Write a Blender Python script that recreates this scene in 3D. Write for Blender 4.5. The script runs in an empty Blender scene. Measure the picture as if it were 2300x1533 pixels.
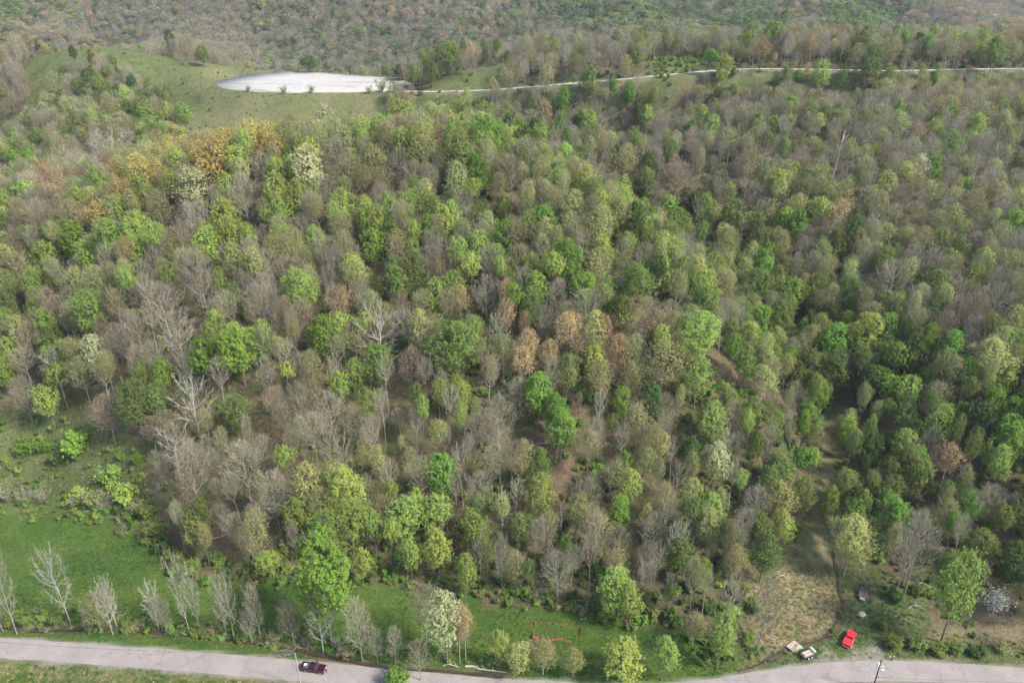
import bpy, bmesh, math, random
import numpy as np
from mathutils import Vector, Matrix

# ------------------------------------------------------------------ camera, world, sun
SC = bpy.context.scene
COL = SC.collection
FPX, PITCH, CAMH = 1750.0, math.radians(27.0), 150.0     # focal length in photo pixels (2300 wide), tilt, height
cam_d = bpy.data.cameras.new('camera'); cam = bpy.data.objects.new('camera', cam_d); COL.objects.link(cam)
cam_d.sensor_width = 36.0; cam_d.lens = 36.0 * FPX / 2300.0; cam_d.clip_end = 9000; cam_d.clip_start = 1
cam.location = (0, 0, CAMH); cam.rotation_euler = (math.pi / 2 - PITCH, 0, 0)
SC.camera = cam
SUN_EL, SUN_AZ = math.radians(45), math.radians(116)        # azimuth clockwise from +Y
w = bpy.data.worlds.new('World'); SC.world = w; w.use_nodes = True
wn = w.node_tree; bg = wn.nodes['Background']
sky = wn.nodes.new('ShaderNodeTexSky'); sky.sky_type = 'NISHITA'; sky.sun_disc = False
sky.sun_elevation = SUN_EL; sky.sun_rotation = SUN_AZ; sky.altitude = 300; sky.dust_density = 2.0
wn.links.new(sky.outputs[0], bg.inputs[0]); bg.inputs[1].default_value = 0.15
sd = bpy.data.lights.new('sun', 'SUN'); sun = bpy.data.objects.new('sun', sd); COL.objects.link(sun)
sd.energy = 3.0; sd.angle = math.radians(7); sd.color = (1.0, 0.95, 0.86)
_d = Vector((math.sin(SUN_AZ) * math.cos(SUN_EL), math.cos(SUN_AZ) * math.cos(SUN_EL), math.sin(SUN_EL)))
sun.rotation_euler = _d.to_track_quat('Z', 'Y').to_euler(); sun.location = (0, 0, 300)
SC.view_settings.view_transform = 'Standard'; SC.view_settings.look = 'None'
SC.view_settings.exposure = 1.16; SC.view_settings.gamma = 1.0
SC.render.engine = 'CYCLES'
SC.cycles.max_bounces = 5; SC.cycles.diffuse_bounces = 3; SC.cycles.glossy_bounces = 2
SC.cycles.transmission_bounces = 3; SC.cycles.volume_bounces = 0; SC.cycles.transparent_max_bounces = 6

# ------------------------------------------------------------------ photo point -> place in the world
cp, sp = math.cos(PITCH), math.sin(PITCH)
def ray(px, py):
    X = (px - 1150.0) / FPX; U = (766.5 - py) / FPX
    return np.array([X, cp + sp * U, -sp + cp * U])
def W(px, py, z=0.0):
    r = ray(px, py); t = (z - CAMH) / r[2]
    return np.array([r[0] * t, r[1] * t, z])
def proj(P):
    P = np.asarray(P, float)
    dx, dy, dz = P[..., 0], P[..., 1], P[..., 2] - CAMH
    dep = dy * cp - dz * sp; up = dy * sp + dz * cp
    return 1150 + FPX * dx / dep, 766.5 - FPX * up / dep, dep

# ------------------------------------------------------------------ terrain
CP = []
def cps(s):
    for l in s.split(';'):
        v = [float(q) for q in l.split(',')]
        CP.append(W(*v))
# valley floor
cps('0,1460,0;400,1480,0;800,1500,0;1200,1510,0;1600,1500,0;2000,1480,0;2300,1480,0;2500,1500,0;-200,1450,0')
cps('0,1300,0;300,1300,0;0,1180,0;150,1165,0.5;300,1210,0.5;420,1290,0.5;600,1290,0.8;1150,1295,0.8;900,1310,0.5;1400,1350,0.5;1550,1400,0;-200,1170,0.5')
cps('1700,1330,0.5;1880,1290,1.0;2000,1330,1.5;2150,1330,2;2300,1350,3')
# left pasture and spur face
cps('-100,980,8;100,980,8;100,800,24;-150,800,22;300,1000,14;300,766,37;300,600,50;100,650,38;450,1100,9;450,900,26')
cps('600,1000,20;600,766,39;600,550,57;850,1100,12;850,900,27;850,660,47;850,470,65')
cps('1150,1150,9.5;1150,1000,19.7;1150,766,38;1150,550,56.6;1500,1200,6;1500,1000,17;1500,830,32;1350,650,50;1350,900,26;1350,1100,12')
# spur crest
cps('-150,660,36;0,615,42;150,560,48;300,465,58;450,425,66;620,378,75;800,358,77;1000,348,77')
cps('1130,410,73;1290,485,63;1400,580,54;1480,665,46;1600,800,34;1700,950,20;1770,1120,8')
# ravine
cps('1880,1250,2;1850,1000,7;1750,830,15;1620,640,27;1490,520,35;1340,400,42;1200,310,50;1080,255,60')
# hollow behind the spur, left
cps('0,430,33;100,350,45;-150,450,30;200,260,55;330,300,56;60,250,52;-100,250,50;350,220,62')
# knoll, pad hill
cps('220,118,85;100,130,80;0,150,72;-150,170,66;380,145,78;440,200,68')
cps('450,288,55;700,290,54;850,272,57;480,190,70;640,207,70;900,205,70;650,162,70;800,172,70;920,185,70;1000,235,66')
for q in ((-120., 360, 56), (-40., 360, 57), (-180, 380, 53), (30, 385, 58), (-100, 400, 54)): CP.append(np.array(q, float))
# right hill
cps('2050,1200,5;2300,1220,8;2100,1000,15;2350,1000,20;2200,766,33;1980,766,28;2400,766,36;2250,550,47;2000,550,45;1780,560,42')
cps('2200,400,59;1800,400,57;1570,400,53;2200,262,72;1900,262,71;1700,265,70;1400,262,65;2450,262,73;2200,205,80;1900,205,80;1650,210,78')
cps('1110,203,74;1250,190,80;1440,176,85;1600,160,89;1700,155,90;2000,158,90;2300,155,90;2500,155,91')
cps('1340,184,83;1520,167,88;1180,196,78;1040,205,73;1850,157,90;2150,157,90;1500,118,92;1300,130,90;1150,150,86;1900,140,93;2200,140,93;1020,165,79')
for x in (-500, -250, 0, 120): CP.append(np.array([x, 680., 34.])); CP.append(np.array([x, 880., 8.]))
for x in (60, 160, 260, 380, 500): CP.append(np.array([x, 545., 78.]))
for x in (260, 420, 600): CP.append(np.array([x, 620., 55.])); CP.append(np.array([x, 880., 20.]))
for x in (-900, -600, -300, 0, 300, 600, 900):
    CP.append(np.array([x, 1120., 2. + 6 * math.sin(x * .01)]))
    CP.append(np.array([x * 1.2, 1300., 30. + 8 * math.sin(x * .013 + 1)]))
    CP.append(np.array([x * 1.4, 1520., 66. + 10 * math.sin(x * .009)]))
    CP.append(np.array([x * 1.8, 2100., 120. + 10 * math.sin(x * .007)]))
for x in (-150, -75, 0, 75, 150): CP.append(np.array([x, 80., 0.])); CP.append(np.array([x, 112., 0.]))
CP = np.array(CP)
def warp(X, Y):
    Yc = np.maximum(Y, 60.0)
    return np.stack([X / Yc * 1.1, np.log(Yc) * 1.35], -1)
_pc = warp(CP[:, 0], CP[:, 1])
def _k(r): return np.where(r > 1e-9, r * r * np.log(np.maximum(r, 1e-9)), 0.0)
def _fit():
    n = len(_pc); r = np.linalg.norm(_pc[:, None] - _pc[None], axis=-1)
    A = np.zeros((n + 3, n + 3)); A[:n, :n] = _k(r) + np.eye(n) * 3e-4
    A[:n, n] = 1; A[:n, n + 1:] = _pc; A[n, :n] = 1; A[n + 1:, :n] = _pc.T
    return np.linalg.solve(A, np.concatenate([CP[:, 2], [0, 0, 0]]))
_w = _fit()
def _tps(X, Y):
    X = np.atleast_1d(np.asarray(X, float)); Y = np.atleast_1d(np.asarray(Y, float))
    out = np.empty(X.size); q = warp(X.ravel(), Y.ravel())
    for i in range(0, X.size, 20000):
        c = q[i:i + 20000]; r = np.linalg.norm(c[:, None] - _pc[None], axis=-1)
        out[i:i + 20000] = _k(r) @ _w[:-3] + _w[-3] + c @ _w[-2:]
    return out.reshape(X.shape)
def catmull(P, n=8):
    P = np.asarray(P, float); P = np.concatenate([[2 * P[0] - P[1]], P, [2 * P[-1] - P[-2]]]); o = []
    for i in range(1, len(P) - 2):
        for t in np.linspace(0, 1, n, endpoint=False):
            a, b, c, d = P[i - 1:i + 3]
            o.append(.5 * (2 * b + (c - a) * t + (2 * a - 5 * b + 4 * c - d) * t * t + (3 * b - a - 3 * c + d) * t ** 3))
    o.append(P[-2]); return np.array(o)
def pts(s, z=0.0):
    return np.array([W(float(a.split(',')[0]), float(a.split(',')[1]), z)[:2] for a in s.split(';')])
ROAD = catmull(pts('-400,1432;-150,1443;0,1454;300,1475;500,1491;700,1508;850,1522;1000,1537;1150,1548;1300,1556;1450,1560;1600,1549;1700,1532;1800,1517;1900,1508;2000,1505;2150,1511;2300,1521;2450,1534;2700,1556'), 8)
PAD = np.array([W(x, y, 70.0)[:2] for x, y in [(480, 190), (500, 181), (560, 170), (635, 162), (700, 163), (780, 170), (850, 174), (905, 181), (926, 187), (900, 197), (872, 206), (760, 208), (640, 209), (560, 206), (500, 199)]])
CREEKS = [catmull(pts('1868,1250;1880,1290;1885,1330;1893,1352;1885,1385;1868,1412;1845,1430;1810,1440;1770,1452;1735,1470;1700,1490;1660,1508'), 6),
          catmull(pts('-40,1400;20,1402;80,1410;160,1408;240,1406;330,1412;420,1420;500,1427;600,1442;680,1455;750,1474;810,1488;880,1500;960,1504;1050,1512;1130,1520'), 6)]
_FR = [(880, 205, 70), (960, 206.5, 71), (1040, 205, 73), (1110, 202, 75), (1180, 197, 78), (1250, 191, 80.5), (1340, 184, 83), (1430, 176, 85.5), (1520, 167, 88), (1600, 160, 89.5), (1700, 155.5, 90.5), (1850, 157, 90.5), (2000, 160, 90), (2150, 157, 90.5), (2300, 155, 91), (2500, 156, 91.5), (2700, 158, 92)]
FROAD3 = catmull(np.array([W(x, y, z) for x, y, z in _FR]), 6); FROAD = FROAD3[:, :2]
def seg_dist(X, Y, P):
    X = np.asarray(X, float); Y = np.asarray(Y, float); d = np.full(X.shape, 1e9)
    for a, b in zip(P[:-1], P[1:]):
        v = b - a; L = max(v @ v, 1e-9)
        t = np.clip(((X - a[0]) * v[0] + (Y - a[1]) * v[1]) / L, 0, 1)
        d = np.minimum(d, np.hypot(X - a[0] - t * v[0], Y - a[1] - t * v[1]))
    return d
def inpoly(X, Y, P):
    c = np.zeros(np.shape(X), bool)
    for i in range(len(P)):
        (x1, y1), (x2, y2) = P[i - 1], P[i]
        m = ((y1 > Y) != (y2 > Y)) & (X < (x2 - x1) * (Y - y1) / (y2 - y1 + 1e-12) + x1); c ^= m
    return c
def sstep(a, b, x):
    t = np.clip((x - a) / (b - a), 0, 1); return t * t * (3 - 2 * t)
def vnoise(X, Y, s, seed=0):
    X = np.asarray(X, float) / s; Y = np.asarray(Y, float) / s
    def h(i, j):
        q = np.sin(i * 127.1 + j * 311.7 + seed * 74.7) * 43758.5453; return q - np.floor(q)
    i, j = np.floor(X), np.floor(Y); u, v = X - i, Y - j; u = u * u * (3 - 2 * u); v = v * v * (3 - 2 * v)
    return (h(i, j) * (1 - u) + h(i + 1, j) * u) * (1 - v) + (h(i, j + 1) * (1 - u) + h(i + 1, j + 1) * u) * v
def hgt(X, Y):
    X = np.asarray(X, float); Y = np.asarray(Y, float)
    z = _tps(X, Y).reshape(X.shape)
    z = np.where((Y > 425) & (X > -60) & (z > 85), 85 + (z - 85) * .32, z)
    far = sstep(650, 1100, Y)
    z = z + far * ((vnoise(X, Y, 210, 3) - .5) * 92 + (vnoise(X, Y, 85, 5) - .5) * 26 + 14 * np.sin(X / 95. + 1.2 * np.sin(Y / 160.)))
    z = z + sstep(4, 30, z) * (1 - sstep(370, 430, Y)) * (1 - far) * ((vnoise(X, Y, 28, 1) - .5) * 4 + (vnoise(X, Y, 9, 2) - .5) * 1.0)
    near = Y < 220
    if near.any():
        xr, yr = X[near], Y[near]; dr = seg_dist(xr, yr, ROAD); zn = z[near]
        flat = 1 - sstep(5.0, 16.0, dr)
        und = (vnoise(xr, yr, 14, 7) - .5) * .5 * sstep(5, 9, dr)
        zn = zn * (1 - flat) + und * (zn < 6)
        for k, C in enumerate(CREEKS):
            dc = seg_dist(xr, yr, C); wd = 1.3 if k == 0 else 2.2
            zn = zn - (0.9 if k == 0 else 1.3) * (1 - sstep(0.3, wd, dc)) * sstep(3.6, 5.2, dr)
        z[near] = zn
    mid = (Y > 400) & (Y < 680)
    if mid.any():
        xm, ym = X[mid], Y[mid]
        ins = inpoly(xm, ym, PAD); dp = np.where(ins, 0, seg_dist(xm, ym, np.vstack([PAD, PAD[:1]])))
        k = 1 - sstep(2, 22, dp); z[mid] = z[mid] * (1 - k) + 70.0 * k
        dr = seg_dist(xm, ym, FROAD); k = (1 - sstep(3, 20, dr)) * (dp > 1); z[mid] = z[mid] * (1 - k) + np.interp(xm, FROAD3[:, 0], FROAD3[:, 2]) * k
    return z
def H1(x, y): return float(hgt(np.array([x]), np.array([y]))[0])
def on_ground(px, py, off=0.0):
    """first place where the sight line of a photo point meets the ground (+off)"""
    r = ray(px, py); t = np.concatenate([np.arange(110, 700, .5), np.arange(700, 2600, 5)])
    zz = CAMH + r[2] * t - (hgt(r[0] * t, r[1] * t) + off)
    i = np.where(zz < 0)[0]
    if not len(i): return None
    i = i[0]
    return np.array([r[0] * t[i], r[1] * t[i], CAMH + r[2] * t[i] - off])

# ------------------------------------------------------------------ helpers: objects, meshes, materials
def srgb(r, g, b): return tuple(((c / 255) / 12.92 if c / 255 < .04045 else ((c / 255 + .055) / 1.055) ** 2.4) for c in (r, g, b)) + (1,)
def tag(o, label=None, cat=None, group=None, kind=None):
    if label: o['label'] = label
    if cat: o['category'] = cat
    if group: o['group'] = group
    if kind: o['kind'] = kind
    return o
def link(name, me, parent=None, loc=None):
    o = bpy.data.objects.new(name, me); COL.objects.link(o)
    if parent: o.parent = parent
    if loc is not None: o.location = loc
    return o
def npmesh(name, V, faces, mats=(), fm=None, smooth=False):
    """faces: list of (n,k) int arrays"""
    me = bpy.data.meshes.new(name); V = np.asarray(V, np.float32)
    me.vertices.add(len(V)); me.vertices.foreach_set('co', V.ravel())
    loops = np.concatenate([f.ravel() for f in faces]).astype(np.int32)
    sizes = np.concatenate([np.full(len(f), f.shape[1]) for f in faces]).astype(np.int32)
    starts = np.concatenate([[0], np.cumsum(sizes)[:-1]]).astype(np.int32)
    me.loops.add(len(loops)); me.loops.foreach_set('vertex_index', loops)
    me.polygons.add(len(sizes)); me.polygons.foreach_set('loop_start', starts); me.polygons.foreach_set('loop_total', sizes)
    for m in mats: me.materials.append(m)
    if fm is not None: me.polygons.foreach_set('material_index', np.asarray(fm, np.int32))
    if smooth: me.polygons.foreach_set('use_smooth', np.ones(len(sizes), bool))
    me.update(calc_edges=True); return me
def newmat(name, rough=.8, spec=.2):
    m = bpy.data.materials.new(name); m.use_nodes = True; nt = m.node_tree
    b = nt.nodes['Principled BSDF']; b.inputs['Roughness'].default_value = rough
    b.inputs['Specular IOR Level'].default_value = spec
    return m, nt, b
def node(nt, t, **k):
    n = nt.nodes.new(t)
    for a, v in k.items(): setattr(n, a, v)
    return n
def mixc(nt, fac, a, b):
    n = node(nt, 'ShaderNodeMix', data_type='RGBA')
    for s, v in ((n.inputs[0], fac), (n.inputs[6], a), (n.inputs[7], b)):
        if hasattr(v, 'is_output'): nt.links.new(v, s)
        else: s.default_value = v
    return n.outputs[2]
def mth(nt, op, a, b=0.0, clamp=False):
    n = node(nt, 'ShaderNodeMath', operation=op, use_clamp=clamp)
    for s, v in ((n.inputs[0], a), (n.inputs[1], b)):
        if hasattr(v, 'is_output'): nt.links.new(v, s)
        else: s.default_value = v
    return n.outputs[0]
def noise(nt, scale, detail=4, rough=.6, vec=None, dist=0):
    n = node(nt, 'ShaderNodeTexNoise'); n.inputs['Scale'].default_value = scale; n.inputs['Detail'].default_value = detail
    n.inputs['Roughness'].default_value = rough; n.inputs['Distortion'].default_value = dist
    if vec: nt.links.new(vec, n.inputs['Vector'])
    return n.outputs[0]
def rng_(nt, v, a, b, c=0., d=1.):
    n = node(nt, 'ShaderNodeMapRange'); nt.links.new(v, n.inputs[0])
    for i, q in enumerate((a, b, c, d)): n.inputs[i + 1].default_value = q
    return n.outputs[0]
def simple(name, col, rough=.6, metal=0., spec=.4, var=.12, scale=3.0):
    m, nt, b = newmat(name, rough, spec); b.inputs['Metallic'].default_value = metal
    tc = node(nt, 'ShaderNodeTexCoord')
    n = noise(nt, scale, 5, .65, tc.outputs['Object'])
    dk = tuple(c * (1 - var * 1.6) for c in col[:3]) + (1,); lt = tuple(min(1, c * (1 + var)) for c in col[:3]) + (1,)
    nt.links.new(mixc(nt, rng_(nt, n, .3, .7), dk, lt), b.inputs['Base Color'])
    return m
def foliage(name, col, col2=None, trans=.42):
    """leaf colour, varied from plant to plant and from spray to spray"""
    m, nt, b = newmat(name, .65, .15); nt.nodes.remove(b)
    oi = node(nt, 'ShaderNodeObjectInfo'); ge = node(nt, 'ShaderNodeNewGeometry')
    col2 = col2 or tuple(c * k for c, k in zip(col[:3], (1.25, 1.1, .9))) + (1,)
    tc = node(nt, 'ShaderNodeTexCoord')
    n = noise(nt, .55, 3, .6, tc.outputs['Object'])
    c = mixc(nt, rng_(nt, n, .35, .65), col, col2)
    h = node(nt, 'ShaderNodeHueSaturation'); nt.links.new(c, h.inputs['Color'])
    nt.links.new(rng_(nt, oi.outputs['Random'], 0, 1, .478, .522), h.inputs['Hue'])
    rv = mth(nt, 'MULTIPLY', mth(nt, 'FRACT', mth(nt, 'MULTIPLY', oi.outputs['Random'], 7.31)), .5)
    ri = mth(nt, 'MULTIPLY', ge.outputs['Random Per Island'], .3)
    nt.links.new(mth(nt, 'ADD', mth(nt, 'ADD', rv, ri), .68), h.inputs['Value'])
    h.inputs['Saturation'].default_value = .95
    df = node(nt, 'ShaderNodeBsdfDiffuse'); tr = node(nt, 'ShaderNodeBsdfTranslucent'); mx = node(nt, 'ShaderNodeMixShader')
    nt.links.new(h.outputs[0], df.inputs[0]); nt.links.new(h.outputs[0], tr.inputs[0]); mx.inputs[0].default_value = trans
    nt.links.new(df.outputs[0], mx.inputs[1]); nt.links.new(tr.outputs[0], mx.inputs[2])
    nt.links.new(mx.outputs[0], nt.nodes['Material Output'].inputs['Surface']); return m
def bark(name, col):
    m, nt, b = newmat(name, .9, .1)
    oi = node(nt, 'ShaderNodeObjectInfo'); tc = node(nt, 'ShaderNodeTexCoord')
    mp = node(nt, 'ShaderNodeMapping'); nt.links.new(tc.outputs['Object'], mp.inputs[0]); mp.inputs['Scale'].default_value = (1, 1, .25)
    n = noise(nt, 2.5, 5, .7, mp.outputs[0])
    c = mixc(nt, rng_(nt, n, .3, .7), tuple(q * .6 for q in col[:3]) + (1,), tuple(q * 1.25 for q in col[:3]) + (1,))
    h = node(nt, 'ShaderNodeHueSaturation'); nt.links.new(c, h.inputs['Color'])
    nt.links.new(rng_(nt, oi.outputs['Random'], 0, 1, .7, 1.25), h.inputs['Value'])
    nt.links.new(h.outputs[0], b.inputs['Base Color']); return m
M = {
 'bark': bark('bark', (.20, .17, .135, 1)), 'barkmid': bark('grey_bark', (.29, .26, .21, 1)), 'barkpale': bark('pale_bark', (.38, .35, .295, 1)), 'barkdark': bark('dark_bark', (.10, .085, .07, 1)),
 'twig': bark('twigs_grey', (.24, .20, .15, 1)), 'twigpale': bark('twigs_pale', (.29, .258, .20, 1)), 'twigwhite': bark('twigs_white', (.37, .34, .285, 1)), 'twigpink': bark('twigs_brown', (.27, .205, .165, 1)),
 'olive': foliage('leaf_olive', (.26, .28, .10, 1)), 'yellow': foliage('leaf_yellow_green', (.255, .36, .075, 1)),
 'green': foliage('leaf_bright_green', (.16, .30, .045, 1)), 'mid': foliage('leaf_mid_green', (.15, .225, .055, 1)),
 'dark': foliage('leaf_dark_green', (.08, .145, .04, 1)), 'amber': foliage('leaf_amber', (.38, .34, .10, 1)),
 'tan': foliage('leaf_tan', (.36, .29, .135, 1)), 'soft': foliage('leaf_soft_green', (.30, .36, .12, 1)), 'cream': foliage('blossom_cream', (.50, .49, .26, 1), (.40, .42, .18, 1)),
 'silver': foliage('leaf_silver_green', (.38, .44, .24, 1)), 'white': foliage('blossom_white', (.66, .67, .60, 1)),
}

# ------------------------------------------------------------------ trees
def frame_of(d):
    up = np.where(np.abs(d[:, 2:3]) > .9, np.array([[1., 0, 0]]), np.array([[0, 0, 1.]]))
    a = np.cross(d, up); a /= np.linalg.norm(a, axis=1, keepdims=True) + 1e-9
    return a, np.cross(d, a)
def tubes(P0, P1, R0, R1, k):
    """separate tapered k-sided prisms (k=1: flat blades)"""
    n = len(P0)
    if n == 0: return np.zeros((0, 3)), np.zeros((0, 4), int)
    d = P1 - P0; d = d / (np.linalg.norm(d, axis=1, keepdims=True) + 1e-9); a, b = frame_of(d)
    if k == 1:
        th = np.random.rand(n, 1) * 6.28; s = a * np.cos(th) + b * np.sin(th)
        V = np.stack([P0 - s * R0[:, None], P0 + s * R0[:, None], P1 + s * R1[:, None], P1 - s * R1[:, None]], 1).reshape(-1, 3)
        return V, np.arange(n * 4).reshape(n, 4)
    an = np.arange(k) * 2 * np.pi / k
    ring = a[:, None] * np.cos(an)[None, :, None] + b[:, None] * np.sin(an)[None, :, None]
    V = np.concatenate([P0[:, None] + ring * R0[:, None, None], P1[:, None] + ring * R1[:, None, None]], 1).reshape(-1, 3)
    i = np.arange(k); j = (i + 1) % k
    F = np.stack([i, j, j + k, i + k], -1)[None] + (np.arange(n) * 2 * k)[:, None, None]
    return V, F.reshape(-1, 4)
def nz(v): return v / (np.linalg.norm(v, axis=-1, keepdims=True) + 1e-9)
def skeleton(rng, H=20., R=5., cb=.38, n1=16, n2=6, n3=5, n4=5, tw=1.0, flare=1.0, lean=0.0, fan=.0):
    """limb segments by order; the crown envelope is an egg between cb*H and H with radius R"""
    top = H * (.80 - .3 * fan); ns = 7; zz = np.linspace(0, top, ns + 1)
    wob = np.cumsum(rng.normal(0, .10, (ns + 1, 2)), 0) * (zz / H)[:, None] * 2.2; wob[0] = 0
    T = np.column_stack([wob[:, 0] + lean * zz, wob[:, 1], zz]); r0 = H * .0115 * flare
    tr = r0 * (1 - .86 * (zz / top)) + .02
    L = {0: (T[:-1], T[1:], tr[:-1], tr[1:])}
    def trunk_at(z):
        return np.stack([np.interp(z, zz, T[:, 0]), np.interp(z, zz, T[:, 1]), z], -1), np.interp(z, zz, tr)
    c0 = cb * H; A0, A1, B0, B1, pr = [], [], [], [], []
    segs = []
    for i in range(n1):
        u = (i + .5) / n1; az = i * 2.4 + rng.normal(0, .35)
        tz = c0 + (H - c0) * (u ** .8) * .97
        t = (tz - c0) / (H - c0)
        env = R * (math.sin(math.pi * min(.97, .16 + .62 * t)) ** .75) * rng.uniform(.72, 1.08)
        if t > .9: env *= .35
        tip = np.array([math.cos(az) * env, math.sin(az) * env, tz]) + trunk_at(np.array([min(tz, top)]))[0][0] * [1, 1, 0]
        zs = max(c0 * .62, min(tz - env * rng.uniform(.5, 1.0) - fan * 3, top * .97)); s, rr = trunk_at(np.array([zs])); s = s[0]
        mid = (s + tip) / 2 + np.array([math.cos(az), math.sin(az), -.5]) * env * .14 + rng.normal(0, .18, 3)
        r = rr[0] * .74
        q = [s, s * .55 + mid * .45 + rng.normal(0, .1, 3), mid, mid * .45 + tip * .55 + rng.normal(0, .25, 3), tip]
        for a in range(4): segs.append((q[a], q[a + 1], r * (1 - a * .23) + .015, r * (1 - (a + 1) * .23) + .012))
    P0 = np.array([s[0] for s in segs]); P1 = np.array([s[1] for s in segs]); Ra = np.array([s[2] for s in segs]); Rb = np.array([s[3] for s in segs])
    L[1] = (P0, P1, Ra, Rb)
    cen = np.array([0, 0, c0 + (H - c0) * .35])
    def children(P0, P1, n, ln, r, upw, tlo=.1):
        m = len(P0); idx = np.repeat(np.arange(m), n); t = rng.uniform(tlo, 1, len(idx))[:, None]
        s = P0[idx] * (1 - t) + P1[idx] * t; d = nz(P1[idx] - P0[idx]); out = nz(s - cen)
        e = nz(d * .8 + out * .45 + np.array([0, 0, upw]) + rng.normal(0, .55, s.shape))
        l = ln * rng.uniform(.5, 1.25, (len(idx), 1))
        return s, s + e * l, np.full(len(idx), r), np.full(len(idx), r * .45)
    k = np.arange(len(P0)) % 4 >= 1
    L[2] = children(P0[k], P1[k], n2 // 2 if n2 > 3 else n2, R * .34, .045 * tw, .35)
    L[3] = children(L[2][0], L[2][1], n3, R * .21, .026 * tw, .3, .3)
    L[4] = children(L[3][0], L[3][1], n4, R * .13, .016 * tw, .25, .3)
    return L
def shell(rng, n, tw, H=20., R=5., cb=.38, mid=.38, keep=1., lobes=.16, ln=1.0, inner=.3):
    """fine twigs filling the rounded outer part of the crown, fanning outward and up"""
    c0 = cb * H; t = rng.random(n * 3) ** .85; az = rng.uniform(0, 6.283, n * 3); p = rng.uniform(0, 6.28, 6)
    en = np.where(t > mid, np.sqrt(np.clip(1 - ((t - mid) / (1 - mid)) ** 2, 0, 1)), .5 + .5 * np.sin(np.clip(t / mid, 0, 1) * 1.5708))
    lump = 1 + lobes * np.sin(az * 2 + p[0] + t * 3) + lobes * .8 * np.sin(az * 4 + p[1] - t * 8) + lobes * .5 * np.sin(az * 7 + t * 13 + p[2])
    rho = R * en * lump * (inner + (1 - inner) * rng.random(n * 3) ** .6) * (1 + .10 * np.abs(rng.normal(0, 1, n * 3)) * (rng.random(n * 3) < .35))
    q = np.stack([np.cos(az) * rho, np.sin(az) * rho, c0 + (H - c0) * t * (.93 + .07 * lump)], -1)
    g = np.sin(q[:, 0] * 1.5 + p[3]) + np.sin(q[:, 1] * 1.7 + p[4]) + np.sin(q[:, 2] * 1.3 + p[5]) + rng.normal(0, .25, n * 3)
    k = (g > np.quantile(g, 1 - keep)) & (rng.random(n * 3) < .25 + .75 * en); q = q[k][:n]; m = len(q)
    d = nz(np.column_stack([q[:, 0] / R * .9, q[:, 1] / R * .9, np.full(m, .75)]) + rng.normal(0, .30, (m, 3))); l = ln * rng.uniform(.5, 1.3, (m, 1))
    return q - d * l * .6, q + d * l * .4, np.full(m, .017 * tw), np.full(m, .007 * tw)
def leaves(rng, S, n, size, jit=.3, up=.5, c0=10.):
    P0, P1 = S[0], S[1]; i = rng.integers(0, len(P0), n); t = rng.uniform(.3, 1.1, (n, 1)); p = P0[i] * (1 - t) + P1[i] * t + rng.normal(0, jit, (n, 3))
    o = nz((p - [0, 0, c0]) * [1, 1, .8]); nn = nz(o * .9 + rng.normal(0, .5, (n, 3)) + np.array([0, 0, up])); a, b = frame_of(nn)
    th = rng.random((n, 1)) * 6.28; u = a * np.cos(th) + b * np.sin(th); v = np.cross(nn, u)
    s = (size * rng.uniform(.6, 1.35, (n, 1))); s2 = s * rng.uniform(.5, .9, (n, 1))
    V = np.stack([p - u * s, p + v * s2 - u * s * .1, p + u * s, p - v * s2 + u * s * .15], 1).reshape(-1, 3)
    return V, np.arange(n * 4).reshape(n, 4)
KIND = {   # bark, twigs, leaves, how many, leaf size, share of sprays in leaf, crown base, twig count
 'b': dict(tr='barkmid', tw='twigpale', lf='olive', n=700, s=.12, keep=1, cb=.34, nt=1700),
 'q': dict(tr='barkpale', tw='twigwhite', lf=None, cb=.34, nt=420),
 'p': dict(tr='bark', tw='twigpink', lf='tan', n=900, s=.13, keep=1, cb=.40, nt=1600),
 't': dict(tr='barkpale', tw='twigpale', lf='olive', n=700, s=.15, keep=.8, cb=.56, nt=700),
 'h': dict(tr='barkmid', tw='twigpale', lf='olive', n=3600, s=.16, keep=1, cb=.34, nt=1500),
 'l': dict(tr='barkmid', tw='twigpale', lf='soft', n=5200, s=.18, keep=.95, cb=.32, nt=1100),
 'y': dict(tr='bark', tw='twig', lf='yellow', n=7000, s=.20, keep=.85, cb=.32, nt=900),
 'a': dict(tr='bark', tw='twig', lf='amber', n=5600, s=.19, keep=.95, cb=.32, nt=1100),
 'g': dict(tr='bark', tw='twig', lf='green', n=8500, s=.22, keep=.85, cb=.30, nt=700),
 'm': dict(tr='bark', tw='twig', lf='mid', n=7500, s=.20, keep=.85, cb=.30, nt=800),
 'd': dict(tr='barkdark', tw='twig', lf='dark', n=8500, s=.23, keep=1, cb=.22, nt=500),
 'o': dict(tr='barkpale', tw='twigpink', lf='tan', n=4200, s=.16, keep=.9, cb=.46, nt=1300),
 'w': dict(tr='bark', tw='twig', lf='cream', n=5600, s=.18, keep=.75, cb=.33, nt=900),
 'v': dict(tr='bark', tw='twig', lf='silver', n=7000, s=.19, keep=.9, cb=.3, nt=900),
}
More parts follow.
